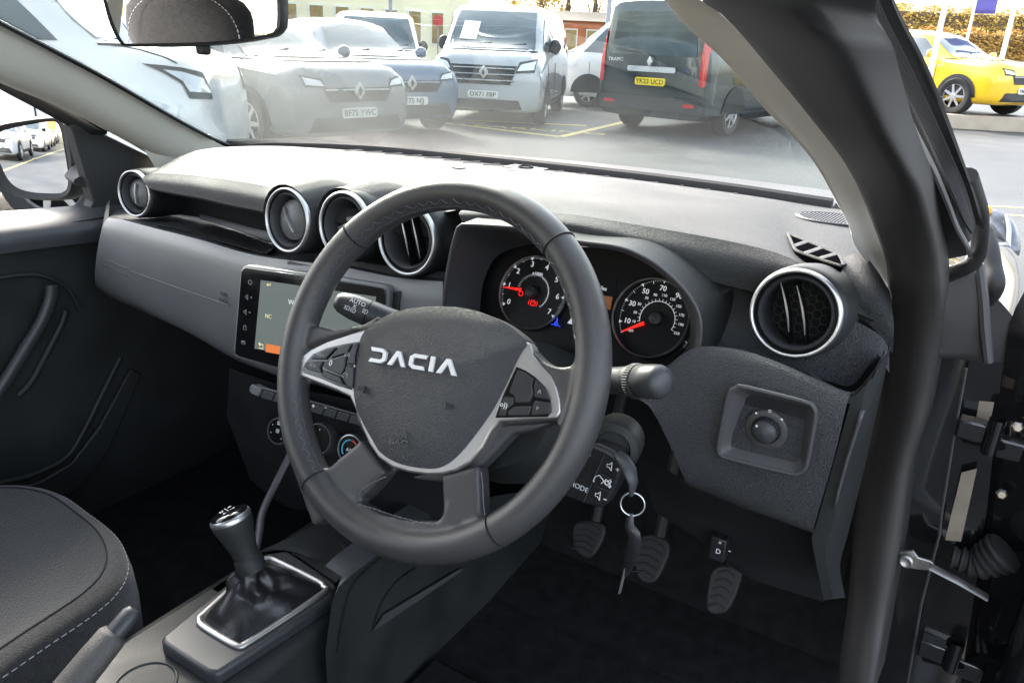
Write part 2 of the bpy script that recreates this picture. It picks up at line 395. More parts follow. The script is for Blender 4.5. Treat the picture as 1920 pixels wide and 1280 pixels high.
def wlab(s,x,y,size,mt='greyprint'):
    a,b=FW.px(x,y,.0092); p=FW.P(a,b,0)-FT.o
    g=G(); textg(g,s,FT,p.dot(FT.u),p.dot(FT.v),size,h=.0004,rot=-.12); wobj('lettering',g,M[mt],smooth=False,weld=False)
wlab('RES/+',601,665,.0048); wlab('SET/-',587,685,.0048); wlab('0',620,681,.0085,'white'); wlab('^',1011,737,.0085); wlab('v',1008,764,.0062); wlab('o))',945,759,.0065,'white')
g=G()
for x,y in ((651,666),(647,704)):
    a,b=FW.px(x,y,.0092); pts=[FW.P(a+.0030*math.cos(t),b+.0030*math.sin(t),.0092) for t in [(-.7+k*4.6/12) for k in range(13)]]
    g.tube(pts,.00028,seg=4); g.tube([FW.P(a,b,.0092),FW.P(a+.002,b+.0022,.0092)],.00028,seg=4)
wobj('speed_limiter_symbol', g, M['greyprint'])
wobj('steering_column', G().lathe([(.055,-.03),(.060,-.045),(.058,-.10),(.050,-.24)],FW.P(.0,-.015,0),FW.n,40), M['dark'])

# ---------------------------------------------------------------- dashboard
WSL=[(395,283),(430,275),(520,273),(600,277),(700,284),(820,295),(960,310),(1100,326),(1240,343),(1400,365),(1560,390),(1640,403)]
def ystrip(x): return .765 - .42*max(0,-x-.15)**1.6*1.1 - .05*max(0,x-.35)
wsb=[aYf(x,y,lambda X:.77-.55*max(0,-X-.10)**2-.25*max(0,X-.45)**2,.7) for x,y in WSL]
def ylip(X): return .215+.10*max(0,-X-.0)**1.0*.55 + .0*X
def ylipR(X): return .185+.35*abs(X-.37)**1.7
crL=[aYf(x,y,lambda X:ylip(X)+.025) for x,y in ((270,330),(287,325),(340,327),(390,332),(440,339),(482,346),(525,354),(560,360),(605,366),(660,377),(705,386),(760,396),(830,398))]
crR=[aYf(x,y,lambda X:ylipR(X)+.02) for x,y in ((870,392),(960,393),(1053,400),(1120,409),(1187,420),(1320,443),(1400,459),(1453,473),(1500,492),(1527,510))]
crease = crL+crR+[aYf(1575,500,lambda X:.27),aYf(1615,478,lambda X:.36)]
mid=[]
NN=60
ce=cr(crease,NN); we=cr(wsb,NN)
ends_w = we[0]+V((-.10,-.22,-.03))
rows=loft([we,[ (a*.55+b*.45)+V((0,0,.012)) for a,b in zip(we,ce)],ce],NN,10,smooth=True)
# roll the rear edge down
rows_top=rows
dash=empty('dashboard',(0,0,0),parent=car)
g=G(); g.grid(rows_top); obj('top_pad', g, M['dash'], dash, ang=80)
# front lip, passenger side
lipL=[aYf(x,y,ylip) for x,y in ((278,352),(286,354),(320,361),(375,371),(425,383),(475,393),(520,402),(580,408),(640,418),(700,428),(760,438),(830,440))]
lipR=[aYf(x,y,ylipR) for x,y in ((866,416),(930,418),(985,428),(1070,444),(1153,464),(1220,487),(1293,513),(1353,532),(1420,548),(1480,556),(1560,570),(1640,600))]
a=cr(crL,30); b=cr(lipL,30)
under=[p+V((0,.085,.012)) for p in b]
g=G(); g.grid(loft([a,[(p*.5+q*.5)+V((0,-.006,.003)) for p,q in zip(a,b)],b],30,5,smooth=True)); g.grid(loft([b,[p+V((0,.004,-.004)) for p in b],under],30,3)); obj('passenger_lip', g, M['dash'], dash, ang=50)
a=cr(crR,40); b=cr(lipR,40)
g=G(); g.grid(loft([a,[(p*.5+q*.5)+V((0,-.008,.004)) for p,q in zip(a,b)],b],40,5,smooth=True)); g.grid(loft([b,[p+V((0,.004,-.003)) for p in b],[p+V((0,.07,.0)) for p in b]],40,3)); obj('driver_lip', g, M['dash'], dash, ang=50)
# right shoulder of the pad around the outer vent
g=G()
e1=[aY(*p,.31) for p in ((1455,468),(1527,500),(1575,485),(1612,474),(1640,500),(1668,545))]
e2=[aY(*p,.255) for p in ((1440,535),(1520,535),(1590,530),(1635,550),(1660,575),(1676,610))]
e3=[aY(*p,.25) for p in ((1440,556),(1520,575),(1588,588),(1628,606),(1650,632),(1674,665))]
g.grid(loft([e1,e2,e3],24,6,smooth=True)); obj('pad_shoulder', g, M['dash'], dash, ang=80)

# recess behind the passenger lip: back wall, shelf, mat
def ybk(X): return ylip(X)+.10
g=G()
e1=[p+V((0,.085,.015)) for p in cr(lipL,20)]
e2=[aYf(x,y,ybk) for x,y in ((262,395),(300,398),(375,408),(430,425),(497,446),(600,462),(700,475),(830,490))]
g.grid(loft([e1,cr(e2,20)],20,4)); obj('recess_wall', g, M['black'], dash)
g=G(); e1=[aYf(x,y,lambda X:ybk(X)-.004) for x,y in ((375,401),(430,415),(497,432),(560,440))]; e2=[aYf(x,y,lambda X:ybk(X)-.010) for x,y in ((375,411),(430,427),(497,451),(560,462))]
g.grid(loft([e1,e2],16,2)); obj('recess_trim', g, M['greyplastic'], dash, solid=.003, bevel=.001)
# glove panel with top shelf
def yp(X): return .185+.085*max(0,-X-.02)**1.1
sh_b=[aYf(x,y,ybk) for x,y in ((222,392),(300,400),(375,412),(430,428),(497,452),(600,470),(740,490),(830,500))]
pt=[aYf(x,y,lambda X:yp(X)+.012) for x,y in ((203,408),(230,412),(290,428),(370,448),(450,472),(497,482),(560,490),(640,500),(740,520),(830,528))]
pf=[aYf(x,y,yp) for x,y in ((192,425),(225,432),(285,450),(365,472),(445,496),(490,508),(555,520),(640,535),(738,548),(830,560))]
pm=[aYf(x,y,lambda X:yp(X)-.008) for x,y in ((181,480),(215,492),(275,515),(355,545),(437,578),(480,592),(545,610),(640,625),(738,640),(830,650))]
pb=[aYf(x,y,lambda X:yp(X)+.004) for x,y in ((178,528),(205,545),(265,572),(345,612),(428,655),(480,678),(545,700),(640,715),(738,725),(830,730))]
pu=[aYf(x,y,lambda X:yp(X)+.05) for x,y in ((186,545),(212,560),(270,585),(350,622),(430,668),(480,690),(545,712),(640,730),(738,740),(830,745))]
E=[cr(e,50) for e in (sh_b,pt,pf,pm,pb,pu)]
g=G(); g.grid(loft(E[:2],50,3)); obj('shelf', g, M['smoothp'], dash)
rows=loft(E[1:],50,6,smooth=True)
g=G(); g.grid(rows); obj('trim_panel', g, M['satin'], dash, ang=70)
# side cheek on the left end of the panel
e1=[r[0] for r in rows]; e2=[V((-.71,p.y+.10,p.z)) for p in e1]
g=G(); g.grid([e1,e2]); obj('end_cheek', g, M['dark'], dash)
# pressed line and airbag legend on the glove panel
def onpanel(x,y,off=-.0135): return aYf(x,y,lambda X:yp(X)+off)
g=G(); g.tube([onpanel(x,y,-.0085) for x,y in ((194,487),(216,495),(238,504))],.0010,seg=6); g.tube([onpanel(x,y,-.0085) for x,y in ((194,497),(216,506),(238,517))],.0010,seg=6)
g.tube(cr([onpanel(x,y,-.0085) for x,y in ((245,509),(300,528),(360,549),(428,572))],20),.0010,seg=6); obj('pressed_line', g, M['smoothp'], dash)
p0=onpanel(420,558,-.0095); p1=onpanel(435,563,-.0095)
FA=Frame(p0,(p1-p0),(0,.1,1)); g=G(); textg(g,'AIR\nBAG',FA,.0,.0,.010,h=.001,sx=1.2); obj('airbag_legend', g, M['smoothp'], dash, smooth=False)
# ribbed mat
g=G(); ma=[aZ(x,y,1.0) for x,y in ((290,425),(360,445),(430,462),(492,477))]
mf=cr([aYf(x,y,lambda X:yp(X)+.022) for x,y in ((295,426),(360,442),(430,459),(492,476),(508,470))],60)
mb=cr([aYf(x,y,lambda X:ybk(X)-.012) for x,y in ((318,422),(385,421),(440,434),(500,455),(520,462))],60)
g.grid([mf,mb]); obj('rubber_mat', g, M['dark'], dash)
g=G()
for i in range(0,60):
    g.tube([mf[i]+V((0,0,.0016)),mb[i]+V((0,0,.0016))],.0011,seg=5)
obj('mat_rib', g, M['rubber'], dash)

# lower dark dash mass, centre stack, knee panel
g=G(); e0=[p+V((0,.03,.0)) for p in cr([aYf(x,y,lambda X:yp(X)+.03) for x,y in ((186,545),(350,622),(480,690),(640,730),(830,745))],20)]
e1=[p+V((0,.16,-.12)) for p in e0]; e2=[V((p.x,.75,.45)) for p in e0]
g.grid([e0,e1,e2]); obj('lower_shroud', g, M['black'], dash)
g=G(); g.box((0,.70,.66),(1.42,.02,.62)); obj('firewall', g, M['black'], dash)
# centre fascia between screen and vents, right of the wheel
g=G(); P=lambda L,y:[aY(a,b,y) for a,b in L]
g.grid(loft([P([(590,480),(740,500),(850,512),(880,520)],.225),P([(590,500),(745,522),(850,530),(880,535)],.215),P([(730,575),(750,590),(850,600),(900,610)],.20),P([(730,640),(750,650),(850,660),(900,670)],.21)],20,3)); obj('centre_fascia', g, M['knee'], dash)
g=G(); g.grid(loft([P([(600,420),(760,440),(850,470)],.30),P([(590,520),(760,530),(880,540)],.225)],12,3)); obj('vent_backing', g, M['dark'], dash)

# driver side: lower panel and vent surround
g=G()
e0=P([(1180,720),(1243,690),(1290,660),(1330,652),(1400,662),(1480,690),(1560,726),(1600,735)],.165)
e1=P([(1178,742),(1245,705),(1290,672),(1330,663),(1400,672),(1480,700),(1560,735),(1590,750)],.145)
e2=P([(1222,768),(1262,792),(1300,806),(1350,810),(1400,815),(1480,830),(1540,845),(1563,860)],.135)
e3=P([(1281,893),(1284,897),(1300,902),(1340,915),(1390,935),(1440,952),(1500,975),(1527,985)],.140)
e4=P([(1272,893),(1280,903),(1300,914),(1340,930),(1390,950),(1440,968),(1500,990),(1530,1000)],.175)
g.grid(loft([e0,e1,e2,e3,e4],50,8,smooth=True)); knee=obj('knee_panel', g, M['knee'], dash, ang=70)
# trim line between
g=G(); g.grid(loft([P([(1300,530),(1420,548),(1500,560),(1600,600),(1660,640),(1668,700)],.235),P([(1300,650),(1400,660),(1480,688),(1560,716),(1600,720),(1645,660)],.20)],36,4)); obj('vent_surround', g, M['knee'], dash)
g=G(); g.grid(loft([P([(1500,682),(1560,722),(1600,734),(1640,690),(1660,650)],.19),P([(1560,745),(1590,756),(1606,758),(1632,715),(1655,680)],.165)],24,3)); obj('side_trim', g, M['smoothp'], dash)
e0=P([(1597,752),(1650,660)],.16); 
g=G(); g.grid(loft([P([(1596,750),(1565,860),(1530,985),(1522,1010),(1545,1125)],.150),P([(1625,720),(1592,860),(1560,985),(1548,1040),(1562,1122)],.150),P([(1670,650),(1625,860),(1590,1000),(1575,1060),(1585,1120)],.22)],30,3)); obj('end_panel', g, M['dark'], dash, ang=60)
g=G(); g.grid(loft([P([(1613,770),(1585,860),(1562,950)],.145),P([(1622,770),(1592,862),(1566,955)],.145)],10,1)); obj('end_strip', g, M['greyplastic'], dash, solid=.002)
# panel below the knee pad
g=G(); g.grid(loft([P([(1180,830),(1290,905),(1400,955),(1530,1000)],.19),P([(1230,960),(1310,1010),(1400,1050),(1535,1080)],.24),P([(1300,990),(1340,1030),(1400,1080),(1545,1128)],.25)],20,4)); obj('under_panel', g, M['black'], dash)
g=G(); g.box(aY(1350,1022,.22),(.018,.02,.03)); obj('headlamp_leveller', g, M['button'], dash, bevel=.002)
FQ=Frame(aY(1347,1033,.205),(1,0,0),(0,.2,1)); g=G(); textg(g,'D',FQ,0,0,.008,h=.001); textg(g,'-',FQ,.012,.006,.010,h=.001); textg(g,'°',FQ,0,.008,.010,h=.001); obj('leveller_symbol',g,M['white'],dash,smooth=False)
# de-mister vent and speaker grille on the pad, right (laid on the pad's real surface)
def bv_of(rows):
    gg=G(); gg.grid(rows); return BVHTree.FromPolygons(gg.v,gg.f)
PADB=bv_of(rows_top)
def hitpad(x,y,off=0):
    d=ray(x,y).normalized(); h=PADB.ray_cast(CAM,d)
    if h[0] is None: return aZ(x,y,1.11)
    n=h[1] if h[1].dot(d)<0 else -h[1]
    return h[0]+n*off
def padn(x,y):
    d=ray(x,y).normalized(); h=PADB.ray_cast(CAM,d); return (h[1] if h[1].dot(d)<0 else -h[1]) if h[0] else V((0,0,1))
dvent=[(1478,438),(1484,441),(1528,459),(1560,472),(1574,480),(1581,497),(1574,498),(1530,484),(1497,472),(1489,465),(1483,452)]
h3=[hitpad(x,y) for x,y in ((1480,440),(1492,468),(1528,458))]; nn_=(h3[1]-h3[0]).cross(h3[2]-h3[0]).normalized(); nn_=nn_ if nn_.z>0 else -nn_
print('vent pts',h3,nn_,hitpad(1574,482))
FV=Frame(h3[0],(1,0,0),nn_.cross(V((1,0,0))))
def vp_(x,y,h): return FV.P(*FV.px(x,y,h),h)
pl=cr([vp_(x,y,.003) for x,y in dvent],49,True)[:-1]
g=G(); g.prism(pl,-nn_*.012); obj('demister_shade_plate',g,M['void'],dash)  # shade of the opening put into a black plate standing proud of the pad
g=G(); g.tube([p+nn_*.0002 for p in pl],.0016,seg=8,closed=True); obj('demister_frame',g,M['dash'],dash)
for a,b in (((1488,461),(1514,452)),((1507,475),(1543,463)),((1537,484),(1568,475))):
    g=G(); g.tube([vp_(*a,.0036),vp_(*b,.0036)],.0005,.0030,seg=8,up=(0,1,0)); obj('demister_slat',g,M['knee'],dash)
c=hitpad(1562,411,0); nn_=padn(1562,411); FS=Frame(c,(1,0,0),nn_.cross(V((1,0,0))))
pl=[(.045*math.cos(t),.045*math.sin(t)) for t in [2*PI*k/40 for k in range(40)]]
g=G(); plate(g,FS,pl,-.002,.0015); obj('speaker_grille',g,M['smoothp'],dash,bevel=.0006)
g=G(); g.tube([FS.P(a*1.03,b*1.03,.001) for a,b in pl],.0014,seg=6,closed=True); obj('speaker_ring',g,M['greyplastic'],dash)
g=G()
for i in range(-10,11):
    for j in range(-10,11):
        a,b=i*.004,j*.004
        if a*a+b*b<.041**2: g.box(FS.P(a,b,.0017),(.0018,.0018,.0008))
obj('speaker_mesh',g,M['black'],dash,weld=False)
# seam lines on the airbag lid in the pad
g=G(); g.tube(cr([hitpad(x,y,.0004) for x,y in ((940,318),(1000,324),(1068,334))],12),.0007,seg=5); obj('lid_seam',g,M['smoothp'],dash)
g=G(); g.tube(cr([hitpad(x,y,.0004) for x,y in ((848,315),(860,318),(872,316))],8),.0014,seg=5); obj('light_sensor',g,M['black'],dash)
# defroster strip at the foot of the glass: ribbed black grille with round light sensor
dr=[p+V((0,-.035,.004)) for p in we[16:52]]; dr2=[p+V((0,-.075,.005)) for p in we[16:52]]
g=G(); g.grid([dr,dr2]); obj('defroster_slot',g,M['black'],dash)
g=G()
for i in range(0,36,2):
    if i in (16,18): continue
    g=G(); g.tube([dr[i]+V((0,0,.002)),dr2[i]+V((-.012,0,.002))],.0012,seg=5); obj('defroster_rib',g,M['greyplastic'],dash)
c=(dr[17]+dr2[17])/2
g=G(); g.box(c+V((0,0,.001)),(.075,.044,.004)); obj('sensor_base',g,M['smoothp'],dash); g=G(); g.torus(c+V((0,0,.004)),(0,0,1),.014,.0016,32,6); obj('sensor_ring',g,M['black'],dash)

# ---------------------------------------------------------------- round vents
def vent(cx,cy,Y,R,n,style,rot=0):
    v=empty('air_vent',(0,0,0),parent=car)
    o=aY(cx,cy,Y); n=V(n).normalized(); F=Frame(o,(1,0,0) if abs(n.x)<.9 else (0,1,0),V((0,0,1)))
    u=V((0,0,1)).cross(n).normalized(); F=Frame(o,u,n.cross(u))
    obj('pod',G().lathe([(R*1.0,-.004),(R*1.05,-.006),(R*1.07,-.018),(R*1.09,-.045),(R*1.05,-.085)],o,n,56),M['dark'],v,ang=60)
    obj('trim_ring',G().lathe([(R*.915,-.002),(R*.925,.002),(R*.96,.0030),(R*1.0,.0015),(R*1.01,-.004)],o,n,64),M['chrome'],v,ang=80)
    obj('inner_ring',G().lathe([(R*.90,-.001),(R*.875,.0005),(R*.84,-.003)],o,n,64),M['gloss'],v,ang=80)
    obj('barrel',G().lathe([(R*.85,-.002),(R*.80,.0005),(R*.755,-.004),(R*.74,-.012),(R*.72,-.040)],o,n,64),M['greyplastic' if style!='open' else 'smoothp'],v,ang=60)
    obj('duct',G().lathe([(R*.72,-.034),(.0005,-.036)],o,n,32),M['black'],v)
    c,s=math.cos(rot),math.sin(rot)
    if style=='closed':
        g=G(); pl=[(R*.66*(c*math.cos(t)-s*.92*math.sin(t)),R*.66*(s*math.cos(t)+c*.92*math.sin(t))) for t in [2*PI*k/48 for k in range(48)]]
        dome(g,F,pl,-.012,-.004,8,.006); obj('shutter',g,M['satin'],v,ang=60)
        g=G(); g.tube([F.P(-s*R*.42,c*R*.42,-.004),F.P(0,0,-.002),F.P(s*R*.42,-c*R*.42,-.004)],.0016,.003,seg=8,up=F.n); obj('handle_bar',g,M['chrome'],v)
    elif style=='half':
        g=G(); g.tube([F.P(-R*.5,-R*.20,-.014),F.P(R*.1,R*.02,-.006),F.P(R*.6,R*.15,-.014)],R*.10,R*.04,seg=12,up=F.n); g.tube([F.P(-R*.15,R*.14,-.012),F.P(R*.5,R*.32,-.014)],R*.09,R*.03,seg=12,up=F.n); obj('vane',g,M['satin'],v)
    else:
        g=G()
        for a in ((-.24,.12) if style=='open' else (-.10,.30)):
            pts=[F.P(R*(a-.02+.25*(k/8)+.09*math.cos(k/8*PI/2)),R*(-k/8)*.70,-.012+.004*math.cos(k/8*PI/2)) for k in range(-8,9)]
            g.tube(pts,.0012,.0075,seg=8,up=F.n)
        obj('vane',g,M['gloss'],v)
        g=G()
        for a in ((-.24,.12) if style=='open' else (-.10,.30)):
            pts=[F.P(R*(a-.02+.25*(k/8)+.09*math.cos(k/8*PI/2)),R*(-k/8)*.70,-.0040+.004*math.cos(k/8*PI/2)) for k in range(-7,6)]
            g.tube(pts,[.0003+.0008*math.sin(PI*(k+.3)/13) for k in range(13)],seg=6)
        obj('vane_edge',g,M['silver'],v)
        g=G(); hs=R*.115
        for i in range(-5,6):
            for j in range(-5,6):
                x=i*hs*1.5; y=(j+(i%2)*.5)*hs*1.732
                if x*x+y*y<(R*.62)**2: g.tube([F.P(x+hs*.96*math.cos(PI/3*k),y+hs*.96*math.sin(PI/3*k),-.027) for k in range(6)],.0004,seg=4,closed=True)
        obj('honeycomb',g,M['dark'],v)
    return v
vent(252,363,.262,.0405,(.10,-1,.10),'closed',0)
vent(538,413,.205,.0455,(-.05,-1,.12),'closed',.62)
vent(645,424,.200,.0455,(-.02,-1,.12),'half',0)
vent(762,449,.200,.0455,(0,-1,.12),'open2',0)
vent(1490,588,.180,.0415,(-.04,-1,.16),'open',0)
# saddle humps over the centre vents
for cx,cy,rr in ((585,372,.050),(690,382,.050),(800,408,.046)):
    g=G(); o=aY(cx-45,cy+43,.21) ; ps=[]
    for k in range(13):
        t=PI*k/12; ps.append(o+V((math.cos(t)*rr*1.02,0,math.sin(t)*rr*1.04)))
    q=[p+V((.012,.075,.002)) for p in ps]; q2=[o+V((.02,.15,-.01))+(p-o)*.5 for p in ps]
    g.grid(loft([ps,q,q2],13,5,smooth=True)); obj('vent_hump',g,M['dash'],dash,ang=80)

# ---------------------------------------------------------------- touchscreen
scr=empty('touchscreen',(0,0,0),parent=car)
S0,S1,S2=aY(449,500,.150),aY(724,541,.172),aY(437,668,.128)
FSn=Frame(S0,S1-S0,S0-S2)
def spoly(p,h=0): return FSn.poly(p,h)
fr=[(449,508),(453,500),(462,497),(580,513),(718,535),(726,541),(728,552),(722,640),(716,700),(640,715),(520,693),(446,673),(437,668),(436,658)]
g=G(); plate(g,FSn,spoly(fr),-.022,-.0012); obj('surround',g,M['satin'],scr,bevel=.003)
fi=[(453,509),(457,504),(463,502),(580,518),(716,540),(722,545),(723,553),(717,640),(711,694),(640,709),(520,688),(449,668),(441,663),(441,656)]
g=G(); plate(g,FSn,spoly(fi),-.004,.0006); obj('bezel',g,M['gloss'],scr,bevel=.0006)
g=G(); plate(g,FSn,spoly([(490,525),(706,556),(690,690),(478,653)]),.0007,.0010); obj('display',g,M['screen'],scr,smooth=False)
g=G(); plate(g,FSn,spoly([(500,644),(560,655),(558,670),(499,659)]),.0011,.0014); obj('display_tile',g,M['orange'],scr,smooth=False)
def slab2(nm,s,x,y,size,mt,bold=0):
    a,b=FSn.px(x,y,.0012); g=G(); textg(g,s,FSn,a,b,size,h=.0014,bold=bold); obj(nm,g,M[mt],scr,smooth=False,weld=False)
slab2('display_text','NC',503,593,.008,'yel'); slab2('display_text','W',546,567,.010,'lit'); slab2('display_text','▪▾',504,534,.009,'yel',.02)
g=G()
def icon(kind,x,y,F,s,g,h=.0012):
    a,b=F.px(x,y,h); T=lambda pts,cl=False:g.tube([F.P(a+u*s,b+v*s,h) for u,v in pts],s*.11,seg=4,closed=cl)
    if kind=='power': T([(math.cos(t)*.8,math.sin(t)*.8) for t in [2.2+k*4.9/10 for k in range(11)]]); T([(0,.2),(0,1)])
    if kind=='spk': T([(-.9,.3),(-.4,.3),(.1,.9),(.1,-.9),(-.4,-.3),(-.9,-.3)],True)
    if kind=='plus': T([(.4,0),(1.1,0)]); T([(.75,.35),(.75,-.35)])
    if kind=='minus': T([(.4,0),(1.1,0)])
    if kind=='home': T([(-.6,-.8),(-.6,.3),(0,.9),(.6,.3),(.6,-.8)],True)
    if kind=='car': T([(-.9,-.4),(-.7,.4),(.5,.6),(.9,.0),(.8,-.5)],True); T([(-.4,0),(.3,.1)])
    if kind=='back': T([(-.2,.9),(-.7,.45),(-.1,.1)]); T([(-.7,.45),(.7,.45),(.7,-.5),(-.6,-.5)])
    if kind=='x': T([(-.5,.6),(.5,-.6)]); T([(-.5,-.6),(.5,.6)])
    if kind=='phone': T([(-.8,-.6),(-.5,.3),(.3,.8),(.7,.6)]); T([(-.8,-.6),(-.55,-.85)]); T([(.7,.6),(.75,.3)])
    if kind=='lamp': T([(-.1,.7),(.5,.6),(.8,0),(.5,-.6),(-.1,-.7)],True); T([(-.4,.5),(-1,.5)]); T([(-.4,0),(-1,0)]); T([(-.4,-.5),(-1,-.5)])
for k,x,y in (('power',469,529),('spk',464,557),('plus',468,557),('spk',461,585),('minus',465,585),('home',459,614),('car',456,642)): icon(k,x,y,FSn,.0042,g)
obj('touch_key_symbol',g,M['greyprint'],scr)
g=G(); icon('back',489,649,FSn,.006,g,.0014); obj('display_symbol',g,M['yel'],scr)
g=G(); plate(g,FSn,spoly([(726,545),(752,545),(750,585),(730,600),(722,640)],-.012),-.05,-.010); obj('side_block',g,M['dark'],scr,bevel=.004)
g=G(); a=[aY(x,y,.20) for x,y in ((545,492),(600,500),(660,512),(735,524))]; g.tube(a,.007,.003,seg=10,up=(0,0,1)); obj('top_ridge',g,M['dark'],scr)

# ---------------------------------------------------------------- instrument cluster
cl=empty('instrument_cluster',(0,0,0),parent=car)
tg=math.radians(24)
FC=Frame(aY(1110,575,.235),(1,0,0),(0,math.sin(tg),math.cos(tg)))
g=G(); plate(g,FC,cr2(FC.poly([(895,600),(905,520),(935,470),(1010,458),(1150,468),(1230,500),(1290,560),(1300,620),(1270,680),(1220,700),(1100,680),(960,640)]),60),-.012,-.004); obj('face',g,M['dial'],cl)
# hood interior
hood_px=[(836,575),(838,545),(849,480),(862,434),(870,428),(950,431),(985,437),(1070,457),(1153,468),(1200,486),(1237,510),(1275,545),(1303,590),(1305,640),(1290,680),(1240,705)]
hy=[.17]*16
H0=cr([aY(x,y,.165) for x,y in hood_px],60)
H1=cr([FC.P(*FC.px(x,y,.006),.006) for x,y in ((900,615),(900,580),(905,535),(918,500),(935,478),(975,462),(1010,458),(1080,460),(1150,468),(1200,484),(1240,510),(1270,545),(1290,590),(1292,630),(1275,670),(1235,700))],60)
g=G(); g.grid(loft([H0,H1],60,6)); obj('hood_lining',g,M['smoothp'],cl,ang=60)
H2=cr([aY(x,y,.158) for x,y in [(830,580),(832,545),(843,478),(856,428),(866,420),(950,424),(987,429),(1072,449),(1157,461),(1205,479),(1243,503),(1283,540),(1312,588),(1314,642),(1298,688),(1243,715)]],60)
g=G(); g.grid(loft([H2,H0],60,1)); obj('hood_rim',g,M['greyplastic'],cl,solid=.003,bevel=.001)
H3=[p+V((.012 if i>30 else -.006,.09,.004)) for i,p in enumerate(H2)]
g=G(); g.grid(loft([H2,H3],60,4)); obj('hood_shell',g,M['dark'],cl,ang=60)
# side facet at right of the cluster pod
g=G(); g.grid(loft([P([(1243,503),(1283,540),(1312,588),(1314,642),(1290,690)],.160),P([(1293,516),(1340,532),(1345,590),(1330,650),(1290,662)],.232)],20,4,)); obj('pod_flank',g,M['knee'],cl,ang=60)
g=G(); g.grid(loft([P([(900,700),(990,640),(1090,670),(1150,700),(1240,700),(1300,665)],.20),P([(900,760),(1000,720),(1120,730),(1180,740),(1240,735),(1300,680)],.16)],24,3)); obj('cluster_sill',g,M['dark'],cl)

